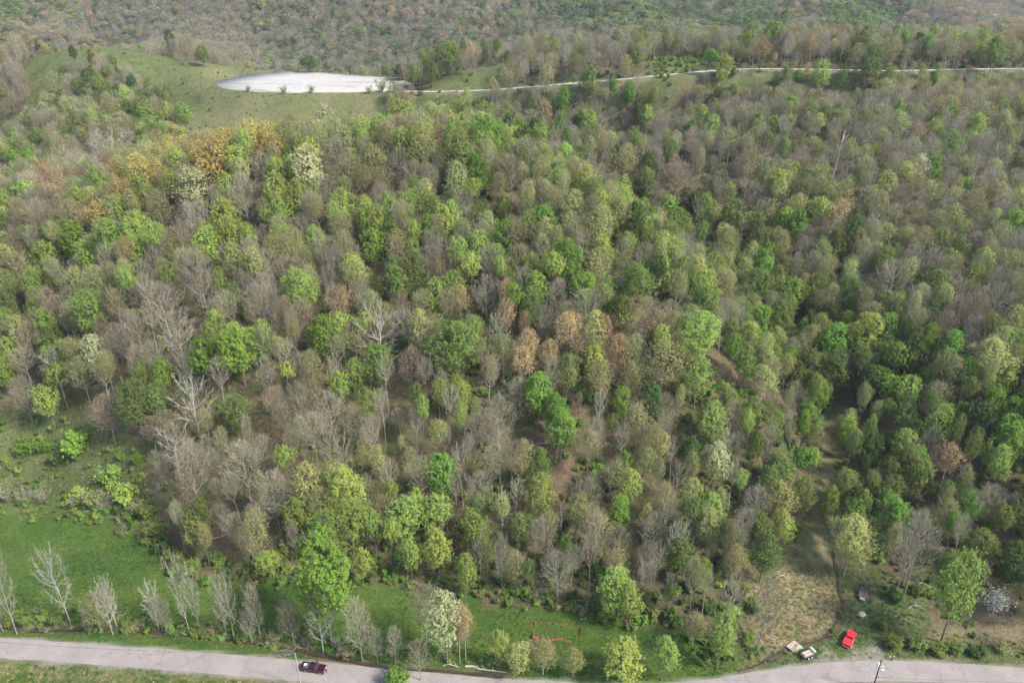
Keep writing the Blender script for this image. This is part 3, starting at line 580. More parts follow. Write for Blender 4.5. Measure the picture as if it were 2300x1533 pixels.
# ------------------------------------------------------------------ trees read off the photograph: kind, crown centre, crown width
HAND = '''y331,256,45 y415,253,35 h156,250,60 m167,290,50 b97,275,70 b146,355,50 o122,410,50 o175,397,35 q248,325,85 o295,345,30 a352,357,45 a313,387,70 a483,355,100 a430,325,45
a561,308,60 a595,290,42 w436,418,78 w543,360,45 h357,465,60 y501,415,40 y503,486,60 y519,530,65 y467,551,62 h167,433,50 y222,413,60 o235,397,40 h279,439,45 a227,488,60 y243,533,72
y305,517,68 y300,564,50 g167,538,60 y149,522,35 y102,577,52 y115,608,45 h39,603,60 b86,480,55 h146,465,50 h162,486,60 m99,533,40 b357,538,40 b347,590,50 b438,603,75 y196,574,50
b412,491,40 b548,434,70 b582,374,45 a590,327,40 a625,327,35 w687,376,82 g651,355,30 y619,426,58 y625,480,52 y656,392,50 y687,426,42 w729,269,40 h653,298,60 h713,316,60 v768,306,48
b758,347,60 y768,460,52 h789,387,60 h838,366,62 y852,287,40 b898,368,55 y901,319,45 h953,347,62 o982,264,36 o948,282,36 b883,285,35 y906,269,52 m1026,340,78 g1071,386,55 g1097,303,68
m1118,319,48 y1154,313,45 m1013,261,30 g1052,253,32 m964,470,52 g974,517,46 y872,470,50 y823,486,52 g878,525,40 g838,548,48 h763,512,52 y708,538,40 h638,514,42 b695,465,50 b737,428,55
h891,569,50 m932,606,60 m880,606,45 b998,574,62 y1078,556,58 g1136,535,60 b1039,465,55 h1120,418,40 y1136,465,32 p1149,387,60 b601,595,60 b789,577,50 o982,603,30 o1037,611,42
g1312,277,46 o1226,253,40 y1210,306,45 b1346,282,42 p1254,277,35 b1197,274,45 h1406,355,52 y1455,261,28 h1218,384,52 y1257,405,48 h1338,415,45 p1296,397,40 y1377,439,36 y1403,423,40
h1291,465,55 h1353,501,62 y1380,478,26 h1239,454,50 g1220,501,58 p1526,400,68 p1520,376,40 g1502,470,45 g1526,504,58 o1473,506,46 d1419,520,45 g1583,462,40 y1643,433,30 m1466,405,28
b1536,564,65 b1693,444,55 h1640,313,45 h1693,366,50 g1270,582,72 h1635,548,60 h1403,567,40 g1770,246,42 g1731,282,32 g1810,253,28 g1880,264,22 y1763,334,28 y1773,387,32 y2193,282,42
y2190,308,36 g2258,248,28 g2099,287,30 g2107,308,26 m2143,324,45 y2099,340,26 g2097,379,36 w2063,376,40 o2055,298,26 p2065,311,50 b1956,303,45 g1909,334,18 g1984,392,28 g1984,418,26
o2005,368,28 o1883,483,48 o1857,483,30 g1786,504,48 m1917,491,28 d1922,517,52 g1757,491,45 h2010,486,38 q1974,460,42 g2154,423,32 g2177,387,22 m1914,423,32 y2211,590,48 y2133,587,40
h2183,465,60 h2073,548,60 b2123,480,50 g2274,507,50 m1883,551,45 m1843,561,38 m1723,595,50 y196,699,80 g78,702,34 m29,686,28 y16,793,50 y146,796,45 v214,788,58 h183,835,55 g457,798,60
g535,775,85 g592,783,32 g363,843,44 m300,897,80 m352,895,45 b365,678,72 q396,746,82 b454,639,68 b577,678,70 q430,895,85 h378,957,60 q125,822,60 b68,756,55 p110,678,50 p240,926,65
b308,809,50 b282,762,50 b52,882,60 m535,921,50 y104,895,50 m522,668,45 y493,626,30 y674,652,72 g724,756,76 g852,816,64 y799,840,45 y763,869,44 y823,905,48 q852,736,88 b1092,657,62
y982,665,62 y1018,648,62 m888,634,55 o1032,676,45 m1018,777,108 d1016,741,48 h1131,788,65 p925,822,65 o763,686,68 p679,712,60 b742,926,80 b797,947,55 b992,861,45 b1120,929,75 m1149,647,50
b601,678,60 b598,835,50 p640,939,48 h700,887,45 t859,900,40 o1275,746,68 o1189,777,55 o1236,798,45 o1356,746,48 o1390,788,55 o1291,783,45 o1179,728,30 b1254,660,52 m1194,689,45
g1312,650,55 b1317,689,65 b1228,717,45 o1411,676,38 m1426,639,75 p1455,717,82 y1588,647,62 y1573,749,85 m1575,673,55 b1638,704,60 y1682,762,54 m1698,644,70 g1210,882,68 g1249,923,58
g1262,960,68 d1463,900,62 y1567,843,66 h1489,816,85 h1411,848,60 h1348,848,60 g1398,905,40 b1656,934,42 y1599,947,72 h1432,952,70 b1494,926,60 d1552,1015,46 g1776,657,52 m1752,715,66
g1804,741,30 g1877,767,64 g1898,725,36 g1992,683,38 g2023,683,38 y1950,746,68 g1958,650,24 y2000,796,38 g2133,777,55 y2123,824,58 l2224,809,86 g2261,848,42 g2237,913,52 g2269,926,45
g2261,965,60 m1880,822,64 m1810,817,60 g1836,882,44 d2047,803,62 y2037,882,58 h2102,895,62 y2117,947,62 m2039,937,50 g2055,976,42 y1739,957,50 p2188,694,60 b2235,678,70 b2008,626,80
d2078,626,42 m2112,644,58 m2183,626,52 h2279,644,45 d2089,710,45 o1810,639,30 h1731,835,50 d1948,861,56 g995,1062,66 q386,989,72 b548,1041,85 y773,1096,85 y784,1172,92 y810,1263,42
b614,1106,85 q768,1010,46 b590,1015,60 y914,1159,75 y982,1148,65 y982,1232,65 y922,1245,45 m1058,1185,62 m1084,1232,50 y1045,1279,50 b1123,1018,70 b1076,1096,65 b825,1086,40 t940,1067,60
h687,1086,75 h721,1133,60 y1385,1315,72 y1414,1345,58 g1275,1229,38 y1388,1159,42 m1210,1041,50 y1213,1106,68 g1400,1049,48 y1416,1088,50 g1395,1146,44 v1606,1036,62 b1320,1112,70
h1489,1120,60 b1387,1211,55 h1646,1258,45 g1580,1281,35 y1593,1146,60 b1698,1127,60 m1893,1088,55 m1804,1106,50 y2034,1002,55 o2130,1036,56 b2185,1133,45 h2123,1159,58 m2123,1117,50
m2005,1099,44 d2282,1255,60 y2248,1036,50 g2274,989,58 g2012,1164,70 h2010,1206,46 m1720,1236,66 d1950,1010,60 m1700,1180,50 y1760,1180,46 g1855,1120,40
g1295,60,36 g1457,58,30 g1575,62,50 g1735,80,46 o1825,55,44 o1895,48,44 m1945,88,50 y2115,78,30 m1955,140,60 m2235,112,50 y1625,150,40 y1845,165,42 m1320,178,42 
g1605,60,40 g1420,205,26 g1270,215,26 g1258,240,24 m1770,165,28 o1690,60,36 b1250,80,40 h1350,75,42 b1500,60,40 m1900,170,30'''
# trees whose foot shows: kind, foot x,y, top y, crown width
BASED = '''q38,1423,1240,60 q160,1402,1218,75 q254,1425,1310,55 h228,1420,1330,60 q264,1411,1290,45 q358,1417,1305,48 b378,1429,1335,50 q427,1428,1240,42 q450,1420,1262,36 q512,1434,1288,44 q528,1442,1275,46
b588,1440,1308,50 b567,1445,1368,45 q727,1468,1318,78 b664,1455,1335,60 g745,1442,1196,128 y606,1300,1240,52 b815,1487,1340,72 b849,1490,1400,45 b889,1497,1405,46 v1005,1492,1322,78
o1033,1488,1360,38 o1047,1487,1358,36 b958,1434,1306,72 b945,1528,1432,60 y1122,1497,1412,38 l1166,1512,1446,58 h1219,1515,1442,62 l1285,1522,1458,48 y1395,1530,1446,96 y1485,1528,1432,58
b1252,1350,1235,72 p1322,1325,1140,52 y2112,1442,1234,92 l1895,1290,1160,96 b2030,1337,1150,84 q2016,1317,1200,45 b1698,1470,1284,74 h1640,1322,1222,46 y1609,1500,1376,60 b2306,1462,1385,50
b1129,1336,1190,40 t1081,1313,1200,36 b452,1171,985,80 p445,1185,1050,55 b8,1418,1300,60 h1555,1450,1380,50 m1012,170,93,50 m695,163,124,50 d905,181,142,50 m460,150,100,34 b1045,172,110,46'''
SHRUBS = '''g175,1018,72 g63,1022,50 g110,1012,36 y250,1092,62 y287,1128,60 y177,1116,34 b15,1125,62 b60,1130,58 b100,1128,50 h209,1142,60 b243,1146,50 b170,1140,44 m130,1045,40 m330,1165,46 m352,1200,50
d370,1235,46 h310,1150,44 b350,1110,40 g318,1036,30 m440,1275,36 m395,1262,40 d480,1262,36 g895,1538,62 w2236,1374,78 h2285,1380,50 m2260,1290,50 d2290,1300,44 b2110,1180,40 h300,1420,40 b150,1412,46 m60,1400,36
b330,1412,40 m380,1420,40 h470,1425,44 m545,1438,40 h620,1446,50 b690,1458,48 m700,1440,40 h780,1478,46 b760,1462,50 m130,1400,36 b200,1420,40 m1690,1372,44 m1660,1340,46 y1640,1386,44 m1610,1380,40 d1585,1372,40 y1505,1300,44 m1555,1325,40
m1980,1410,34 d2010,1350,40 m2060,1330,36 m2140,1465,40 m2010,1455,44 m2060,1462,46 m2100,1470,40 d2190,1475,40 h2240,1462,44 b2050,1440,36 b1880,1250,36 h1450,1370,44 m1430,1352,46 d1400,1375,40 b1330,1350,44 b1210,1352,46 m1160,1335,36 h556,206,20 h640,210,24 h700,209,24 h830,210,24 h856,208,40'''
def plist(s, n):
    o = []
    for t in s.split(): v = t[1:].split(','); o.append((t[0],) + tuple(float(q) for q in v))
    return o
R_ = random.Random(5); NP = np.random.default_rng(5)
TREES = []     # kind, x, y, z, H, R, lean azimuth, px width, hand?
def solve_crown(cx, cy, wpx, kind):
    Hh = 18.0
    for it in range(3):
        g = on_ground(cx, cy, Hh * .66)
        if g is None: return None
        dep = proj(g + [0, 0, Hh * .66])[2]; R = wpx / 2 / (FPX / dep)
        lo, hi = (9, 23) if g[1] < 560 else (12, 24)
        Hh = min(hi, max(lo, R * 2.3 + 8.0))
    return g, Hh, R
SOFT = {156, 167, 279, 838, 953, 1291, 1353, 687, 1635}
for k, cx, cy, wpx in plist(HAND, 3):
    if k == 'h' and cx in SOFT: k = 'l'
    s = solve_crown(cx, cy, wpx, k)
    if s is None or s[0][1] > 720: continue
    g, Hh, R = s; TREES.append([k, g[0], g[1], Hh, R, 1])
for k, bx, by, ty, wpx in plist(BASED, 4):
    if k in 'qb' and by > 1350: wpx *= .8
    g = on_ground(bx, by); dep = proj(g)[2]
    r = ray(bx, ty); t = g[1] / r[1]; Hh = CAMH + r[2] * t - g[2]
    TREES.append([k, g[0], g[1], max(4, Hh * .97), wpx / 2 / (FPX / dep), 2])
hx = np.array([t[1] for t in TREES]); hy = np.array([t[2] for t in TREES]); hr = np.array([t[4] for t in TREES])
ANCH = '''100,250bbphhmg 250,330bbhph 50,350hmbg 130,420bbooph 330,400aahyp 480,350aaayh 620,300aayyh 750,290yhhwb 900,280hyyoh 1000,270yoph 1100,300ggmyp 250,480hyyhb 430,480bbhyt 600,500hybyb 750,450bbhhy 900,430hhybb
1050,430bhymb 1150,430pphhb 1300,460phhym 1400,500hhmyb 100,560yhbgm 50,650hymb 200,680hbbph 350,700bbbtb 500,620bbhtb 650,620bbhhy 800,580bbhyh 950,600bhpym 1100,600mgbhy 1250,600gmhyb 1350,650mgbhb 60,800bhymb
250,850hhbpm 450,850bbbht 600,880bbpht 750,850hbbyt 900,800hbybt 1050,820mhmyt 1200,800bhtbo 1350,850hhmht 1500,850hhymt 1600,800hymmb 500,1000bbqth 700,1000bbpht 900,1000btthy 1100,1000bthmt 1300,1050tthmb
1500,1050hhttm 1650,1050ymhmt 400,1120bbqbm 550,1150bbhpt 700,1150yhhyt 900,1180yymht 1080,1200ymmyt 1250,1200ttpbh 1400,1230tthpb 1550,1200hytmb 1700,1180ymmhb 1500,400bbpbm 1300,330bpbmm 1650,350bbpbt
1800,300bbhpm 2000,300bbpbh 2200,280bbhbm 1650,500bhmmt 1800,450bhybm 1950,450bbphb 2150,450bbphb 2250,550bbhpb 1700,600mmhgb 1850,600mhmbh 2000,600bbhmb 2150,700bbpbm 2270,700bbhpb 1700,750mghmb 1850,800mggmh
2000,830mmghd 2150,850mggmh 2250,950ggmmd 1800,950mhmyd 1950,950ddmmg 2050,1000mdmdg 1950,1080mdgdm 2150,1050dmhdb 2250,1150mdbmd 2100,1200dbbmh 1780,1080mgymh 1200,200bbbmh 1350,220bgbmb 1500,230bbhmb
1700,200bbbhm 1900,220bbbhm 2200,200bbbhp 1200,100bbbhb 1400,90bbbhm 1600,100ghmbb 1800,90obhbh 2000,110gbhbh 2200,110hbybo 700,140bbmb 900,150mmbb 80,180bbmhb 200,200bmmbd 350,190mdmb
100,60bboh 300,40bbbp 500,60bbbph 700,50bfbbb 900,40bbbfo 1100,40bbobm 1300,20fffb 1450,10fbf 1600,20fbbf 1800,15bobf 1700,40fffm 1900,30ffgm 2200,20bbbbo 0,20fffy 50,50ohf 1100,90bbmb 900,100bbbm 500,110bbbh'''
import re
AN = [re.match(r'([\d.]+),([\d]+)([a-z]+)', t).groups() for t in ANCH.split()]
ax_ = np.array([float(a[0]) for a in AN]); ay_ = np.array([float(a[1]) for a in AN])
def fresh(x, y, k):      # part of the hazy trees on the near slopes are light green ones
    if y > 230:
        k = k.replace('h', 'h' + 'l', 1) if 'h' in k else k + ('l' if y > 500 else '')
        if y > 700 and x > 1650: k = k.replace('d', 'g', 1)
    return k.replace('p', 'h') if (x + y) % 100 < 50 else k
am = [fresh(float(a[0]), float(a[1]), a[2]) for a in AN]
for x_, y_, k_ in ((1190, 275, 'bmdb'), (1290, 330, 'dbmb'), (1360, 380, 'dbpm'), (1440, 420, 'bdmh'), (1510, 470, 'mbdh'), (1290, 415, 'lyhp'), (1370, 470, 'ylyh'), (1420, 530, 'lyym'), (1180, 385, 'lphy'), (700, 330, 'yyla'), (560, 400, 'yylh'), (330, 480, 'yhly'), (900, 330, 'lyyh')):  # shade put into tree kinds: darker mixes in the hollow, lighter on the spur
    ax_ = np.append(ax_, x_); ay_ = np.append(ay_, y_); am.append(k_)
def pick_kind(px, py):
    near_ = py < 170
    d = np.hypot(ax_ - px, (ay_ - py) * (2.2 if near_ else 1.0)); wt = 1 / (d + 12) ** 3.2; wt /= wt.sum()
    s = am[NP.choice(len(am), p=wt)]; return s[NP.integers(len(s))]
def scatter(x0, x1, y0, y1, sp):
    n = int((x1 - x0) / sp); m = int((y1 - y0) / sp)
    gx, gy = np.meshgrid(np.arange(n), np.arange(m)); gx = gx + .5 * (gy % 2)
    X = x0 + (gx + NP.uniform(-.42, .42, gx.shape)) * sp; Y = y0 + (gy + NP.uniform(-.42, .42, gx.shape)) * sp; return X.ravel(), Y.ravel()
def clear(X, Y, base=True):
    c = np.zeros(X.shape, bool)
    for Pl, m in ((FIELD, 1), (YARD, 1), (PASTURE, 1), (EMB, 2), (PAD, 4), (KNOLL, 2), (HUMP, 2), (MEAD, 2), (MEAD2, 2), (SPOIL, 2)):
        bb = (X > Pl[:, 0].min() - 9) & (X < Pl[:, 0].max() + 9) & (Y > Pl[:, 1].min() - 9) & (Y < Pl[:, 1].max() + 9)
        if bb.any(): xi, yi = X[bb], Y[bb]; c[bb] |= inpoly(xi, yi, Pl) | (seg_dist(xi, yi, np.vstack([Pl, Pl[:1]])) < m)
    b = (Y > 360) & (Y < 620); c[b] |= seg_dist(X[b], Y[b], FROAD) < 4.5
    b = (Y > 300) & (Y < 420); c[b] |= seg_dist(X[b], Y[b], BENCH) < 2.5
    b = Y < 260
    for C, r in ((GULLY, 4), (TRAIL, 2.5), (TRAIL2, 2), (TRAIL3, 3), (ROAD, 9)): c[b] |= seg_dist(X[b], Y[b], C) < r
    return c
def visible(X, Y, Z, Hh):
    """is the top of a plant seen over the hills (bare ground, generous) from about the camera"""
    v = np.ones(len(X), bool); T = Z + Hh + 3
    for f in np.linspace(.15, .985, 46):
        v &= (gz(X * f, np.maximum(Y * f, 21)) + (4 if f < .9 else 0)) < CAMH + (T - CAMH) * f + 6
    return v
def keep_frame(X, Y, Z, mx=160, mlo=60):
    px, py, dep = proj(np.column_stack([X, Y, Z + 8])); return (px > -mx) & (px < 2300 + mx) & (py > -90) & (py < 1533 + 120) & (dep > 0)
GAPS = [[(1165, 950), (1330, 945), (1340, 985), (1240, 1110), (1110, 1135), (1110, 1110), (1230, 1040), (1165, 1000)], [(1600, 815), (1770, 880), (1760, 925), (1640, 880)], [(1290, 895), (1390, 890), (1390, 935), (1290, 945)],
        [(1835, 915), (1905, 915), (1895, 1120), (1840, 1120)], [(555, 1180), (600, 1180), (600, 1250), (555, 1260)], [(1880, 380), (1925, 375), (1920, 400), (1885, 405)], [(2165, 1240), (2340, 1240), (2340, 1440), (2165, 1440)]]
def window(X, Y, Z):      # open spots of the wood through which track, logs and bare soil are seen
    px, py, _ = proj(np.column_stack([X, Y, Z + 9])); m = np.zeros(len(X), bool)
    for g in GAPS: m |= inpoly(px, py, np.array(g, float))
    return m
auto = []
for (x0, x1, y0, y1, gap) in ((-270, 270, 132, 300, 5.15), (-520, 520, 300, 650, 6.1), (-900, 900, 650, 1180, 9.5), (-1350, 1350, 1180, 1980, 10.0)):
    X, Y = scatter(x0, x1, y0, y1, gap); ok = ~clear(X, Y); X, Y = X[ok], Y[ok]
    if y0 < 200: qx, qy, _ = proj(np.column_stack([X, Y, gz(X, Y)])); ok = ~((qy > 1100) & (NP.random(len(X)) < .10)); X, Y = X[ok], Y[ok]
    if y0 < 700:
        d = np.hypot(X[:, None] - hx, Y[:, None] - hy) < (hr * .75 + 1.6); ok = ~d.any(1); X, Y = X[ok], Y[ok]
    Z = gz(X, Y); ok = keep_frame(X, Y, Z) & visible(X, Y, Z, 18) & ~window(X, Y, Z); auto.append((X[ok], Y[ok], Z[ok]))
X = np.concatenate([a[0] for a in auto]); Y = np.concatenate([a[1] for a in auto]); Z = np.concatenate([a[2] for a in auto])
px_, py_, dep_ = proj(np.column_stack([X, Y, Z + 12]))
for x, y, z, a, b_ in zip(X, Y, Z, px_, py_):
    k = pick_kind(a, b_)
    if k == 'f': k = 'm' if R_.random() < .7 else 'd'
    if y > 650:
        Hh = R_.uniform(12, 19); R = R_.uniform(4.6, 7.4)
    elif k == 't': Hh = R_.uniform(15, 22); R = R_.uniform(1.8, 3.0)
    else:
        low = b_ > 850; Hh = R_.uniform(12, 20) if low else R_.uniform(13, 20); R = R_.uniform(2.1, 3.9) * (1.0 if low else 1.08)
        if low and R_.random() < .45: R *= .68; Hh *= 1.06
        if k in 'dm' and R_.random() < .3: Hh *= .7; R *= .8
        if R_.random() < .12: Hh *= .55; R *= .6
        if y < 440 and -50 < a < 1000:      # tops that would stand above the spur's skyline are lower growth
            lim = float(np.interp(a, [0, 100, 300, 430, 620, 750, 900, 960], [200, 215, 250, 290, 276, 264, 252, 225])) if y > 285 or a > 430 else 0
            while Hh > 4 and proj(np.array([x, y, z + Hh]))[1] < lim: Hh *= .85; R *= .93
            if Hh <= 4.5: continue
        if 380 < y < 455:      # the slope just below the ridge road stays open to view
            yr = np.interp(x, FROAD[:, 0], FROAD[:, 1])
            if 0 < yr - y < 26 and not (x < 85 and R_.random() < .45) and R_.random() < .88: Hh = min(Hh, 4 + (yr - y) * .35); R = min(R, Hh * .3)
    TREES.append([k, x, y, Hh, R, 0])
print('trees', len(TREES), 'hand', len(hx))
# the 300 that show largest stand as things of their own
T_ = np.array([(t[1], t[2], t[3], t[4]) for t in TREES]); TZ = gz(T_[:, 0], T_[:, 1]); tpx, tpy, tdep = proj(np.column_stack([T_[:, :2], TZ + T_[:, 2] * .66]))
hand_ = np.array([t[5] for t in TREES]); show = T_[:, 3] * (T_[:, 2]) / tdep ** 2
show = np.where(hand_ == 2, show * 50, np.where(hand_ == 1, show * 1.5, show)); show[(tpx < 5) | (tpx > 2295) | (tpy < 10) | (tpy > 1525)] = 0
kk_ = np.array([t[0] for t in TREES]); show[(hand_ == 0)] = 0
NIND = 290
ind = set(np.argsort(-show)[:NIND].tolist())
LOOK = {'b': 'bare grey fine-twigged tree', 'q': 'bare pale-limbed tree', 'p': 'bare tree with reddish brown buds', 't': 'tall thin barely leafing tree', 'h': 'hazy olive half-leafed tree', 'y': 'yellow-green young-leafed tree',
        'a': 'golden amber-tinted tree', 'g': 'bright green leafy tree', 'm': 'mid green leafy tree', 'd': 'dark green dense tree', 'o': 'orange-tan budding tree', 'w': 'cream-blossomed tree', 'v': 'pale silvery green tree', 'l': 'soft light green tree'}
NAME = {'b': 'bare_tree', 'q': 'bare_tree', 'p': 'bare_tree', 't': 'slender_tree', 'h': 'budding_tree', 'y': 'leafy_tree', 'a': 'leafy_tree', 'g': 'leafy_tree', 'm': 'leafy_tree', 'd': 'leafy_tree', 'o': 'budding_tree', 'w': 'blossom_tree', 'v': 'leafy_tree', 'l': 'leafy_tree'}
def zone(px, py, X_, Y_):
    if Y_ < 149: return 'by the paved road', 'roadside trees'
    if Y_ > 385: return ('on the ridge beyond the gravel road' if px > 1100 else 'beside the white gravel pad'), 'trees along the far ridge'
    c = ('above the left field' if px < 420 else 'above the maroon pickup' if px < 760 else 'above the silvery roadside tree' if px < 1130 else 'above the orange fencing' if px < 1420
         else 'left of the gully' if px < 1730 else 'above the trailers' if px < 2000 else 'above the flowering shrub')
    r = 'high' if py < 420 else 'upper slope' if py < 640 else 'mid slope' if py < 850 else 'lower slope' if py < 1080 else 'slope foot'
    return r + ' ' + c, 'trees on the wooded hillside'
ORD = ['', 'second', 'third', 'fourth', 'fifth', 'sixth', 'seventh', 'eighth', 'ninth', 'tenth', 'eleventh', 'twelfth', 'thirteenth', 'fourteenth', 'fifteenth', 'sixteenth', 'seventeenth', 'eighteenth', 'nineteenth', 'twentieth', 'twenty-first', 'twenty-second', 'twenty-third', 'twenty-fourth', 'twenty-fifth', 'twenty-sixth']
buckets = {}
for i in sorted(ind): z_, g_ = zone(tpx[i], tpy[i], T_[i, 0], T_[i, 1]); buckets.setdefault((TREES[i][0], z_, g_), []).append(i)
labels = {}
for (k, z_, g_), L_ in buckets.items():
    L_.sort(key=lambda i: tpx[i]); n = len(L_)
    for j, i in enumerate(L_):
        if n == 1: s = '%s, %s' % (LOOK[k], z_)
        elif j == 0: s = '%s, %s, leftmost there' % (LOOK[k], z_)
        elif j == n - 1: s = '%s, %s, rightmost there' % (LOOK[k], z_)
        elif n == 3: s = '%s, %s, middle one there' % (LOOK[k], z_)
        else: s = '%s, %s, %s from left' % (LOOK[k], z_, ORD[j])
        labels[i] = (s, g_)
NV = 6; stuff = []
for i, t in enumerate(TREES):
    k, x, y, Hh, R, h_ = t; z = float(TZ[i]); var = R_.randrange(3) + (3 if (h_ == 0 and (R / Hh < .19 or R_.random() < .25)) else 0); az = R_.uniform(0, 6.28)
    if i in ind:
        e = link(NAME[k], None, None, (x, y, z - .15)); e.rotation_euler = (R_.uniform(-.03, .03), R_.uniform(-.03, .03), az); e.scale = (R / 5, R / 5, Hh / 20)
        tag(e, labels[i][0], 'tree', labels[i][1]); a, b = tree_meshes(k, var, -1 if R > 5.0 and k in 'gymvdl' else 0); link('trunk', a, e); link('crown', b, e)
    else: stuff.append((k, var, 0 if y < 285 else 1 if y < 640 else 2, x, y, z - .2, Hh, R, az))
protos, pid, F_ = [], {}, {'P': [], 'rot': [], 'scl': [], 'idx': []}
for k, var, lod, x, y, z, Hh, R, az in stuff:
    key = (k, var, lod)
    if key not in pid: pid[key] = len(protos); protos.append(tree_whole(*key))
    F_['P'].append((x, y, z)); F_['rot'].append((R_.gauss(0, .06), R_.gauss(0, .06), az)); F_['scl'].append((R / 5, R / 5, Hh / 20)); F_['idx'].append(pid[key])
stuff_instances('forest', protos, F_['P'], F_['rot'], F_['scl'], F_['idx'], 'mixed spring wood covering the near slopes and the far hillsides', 'forest')

# ------------------------------------------------------------------ undergrowth and single shrubs
U = {'P': [], 'rot': [], 'scl': [], 'idx': []}; sp_ = []; sid = {}
for k in 'gymdbhp':
    for v in range(2): sid[(k, v)] = len(sp_); sp_.append(shrub_whole(k, v))
def under(X, Y, mix, smin, smax, prob=1.0):
    Z = gz(X, Y); ok = keep_frame(X, Y, Z) & visible(X, Y, Z, 2) & (NP.random(len(X)) < prob)
    for x, y, z in zip(X[ok], Y[ok], Z[ok]):
        s = R_.uniform(smin, smax); U['P'].append((x, y, z - .1)); U['rot'].append((0, 0, R_.uniform(0, 6.28))); U['scl'].append((s, s, s * R_.uniform(.7, 1.25)))
        U['idx'].append(sid[(R_.choice(mix), R_.randrange(2))])
X, Y = scatter(-190, 190, 140, 300, 2.9); ok = ~clear(X, Y); X, Y = X[ok], Y[ok]
pu, pv, _ = proj(np.column_stack([X, Y, gz(X, Y)])); dens = vnoise(X, Y, 11, 41); green = (pu > 1050) | (pv > 1150)
s_ = (dens > .38) & green; under(X[s_], Y[s_], 'gmmydhmb', .35, .95)
s_ = (dens > .40) & ~green; under(X[s_], Y[s_], 'yhhbmpb', .3, .8)
X, Y = scatter(-300, 330, 300, 560, 5.0); ok = ~clear(X, Y); under(X[ok], Y[ok], 'hmmbdb', .5, 1.1, .5)
for Pl, sp0, mix, a, b, p in ((PASTURE, 2.4, 'ggmhymb', .2, .7, .75), (YARD, 2.6, 'gmhmb', .12, .3, .35), (EMB, 4.5, 'hhbhm', .18, .5, .4), (KNOLL, 5, 'hhm', .2, .6, .35), (HUMP, 6, 'mhb', .3, .8, .25), (SPOIL, 4, 'mgmh', .5, 1.1, .6), (MEAD, 6, 'mmg', .3, .8, .3)):
    X, Y = scatter(Pl[:, 0].min(), Pl[:, 0].max(), Pl[:, 1].min(), Pl[:, 1].max(), sp0); ok = inpoly(X, Y, Pl) & (np.maximum(seg_dist(X, Y, ROAD) - 8.5, 0) > 0)
    for Q in (STRAW, GRAV, PAD): ok &= ~inpoly(X, Y, Q)
    for q in ((1812, 1468), (1785, 1450), (1912, 1435), (1940, 1332), (1936, 1380)): w_ = W(q[0], q[1], 0); ok &= np.hypot(X - w_[0], Y - w_[1]) > 4.6
    under(X[ok], Y[ok], mix, a, b, p)
def along(C, sp0, wd, mix, a, b, p, z=0.0, off=0.0):
    C = np.asarray(C); L = np.concatenate([[0], np.cumsum(np.linalg.norm(np.diff(C, axis=0), axis=1))]); s = np.arange(0, L[-1], sp0)
    X = np.interp(s, L, C[:, 0]) + NP.normal(0, wd, len(s)); Y = np.interp(s, L, C[:, 1]) + NP.normal(0, wd, len(s)) + off
    ok = (seg_dist(X, Y, ROAD) > 6.0) & ~inpoly(X, Y, STRAW); under(X[ok], Y[ok], mix, a, b, p)
along(CREEKS[1], .45, 1.9, 'mgbhhmbd', .25, .75, .85, off=1.4); along(CREEKS[0], .8, 1.6, 'gmgh', .12, .35, .5)
along(FIELD[2:21], .7, 1.6, 'mgdhbm', .3, .95, .9, off=1.2)
along(P('1990,1462;2100,1468;2200,1475;2320,1480', 0), .5, 1.0, 'mghmb', .15, .4, 1)
along(P('2000,1330;2080,1340;2140,1370;2180,1420', 0), .5, 2.2, 'mdhbm', .25, .6, 1)
along(P('1660,1330;1670,1390;1680,1440;1700,1480', 0), .6, 1.6, 'mgmh', .3, .6, 1)
along(P('1560,1470;1600,1500;1660,1500;1700,1470', 0), .6, 1.2, 'mgy', .2, .5, 1)
stuff_instances('undergrowth', sp_, U['P'], U['rot'], U['scl'], U['idx'], 'low green and brown undergrowth over the woodland floor, ditches and field edges', 'undergrowth')
def tuft_mesh(seed, cols):
    np.random.seed(seed); rng = np.random.default_rng(seed); n = 26; az = rng.uniform(0, 6.28, n); r = rng.uniform(0, .28, n); P0 = np.stack([np.cos(az) * r, np.sin(az) * r, np.zeros(n)], -1)
    P1 = P0 + np.stack([np.cos(az) * .22, np.sin(az) * .22, rng.uniform(.22, .5, n)], -1) + rng.normal(0, .08, (n, 3)); v, f = tubes(P0, P1, np.full(n, .035), np.full(n, .006), 1)
    return npmesh('tuft', v, [f], [M[cols]])
M['grassblade'] = foliage('grass_blades', (.12, .22, .04, 1)); M['darkblade'] = foliage('dark_grass', (.05, .13, .03, 1)); M['dryblade'] = foliage('dry_grass', (.42, .35, .20, 1)); M['limeblade'] = foliage('lime_grass', (.20, .27, .06, 1))
tp = [tuft_mesh(i, c) for i, c in enumerate(('grassblade', 'darkblade', 'dryblade', 'limeblade'))]
G_ = {'P': [], 'rot': [], 'scl': [], 'idx': []}
def tufts(Pl, gap, mixn, a, b):
    X, Y = scatter(max(-130, Pl[:, 0].min()), min(130, Pl[:, 0].max()), Pl[:, 1].min(), Pl[:, 1].max(), gap); ok = inpoly(X, Y, Pl) & (seg_dist(X, Y, ROAD) > 3.6); X, Y = X[ok], Y[ok]; Z = gz(X, Y); ok = keep_frame(X, Y, Z, 60)
    nz_ = vnoise(X, Y, 9, 51) + NP.normal(0, .16, len(X))
    for x, y, z, q in zip(X[ok], Y[ok], Z[ok], nz_[ok]):
        s = R_.uniform(a, b); G_['P'].append((x, y, z - .02)); G_['rot'].append((0, 0, R_.uniform(0, 6.28))); G_['scl'].append((s, s, s * R_.uniform(.5, 1.1)))
        G_['idx'].append(mixn[min(len(mixn) - 1, max(0, int(q * len(mixn))))])
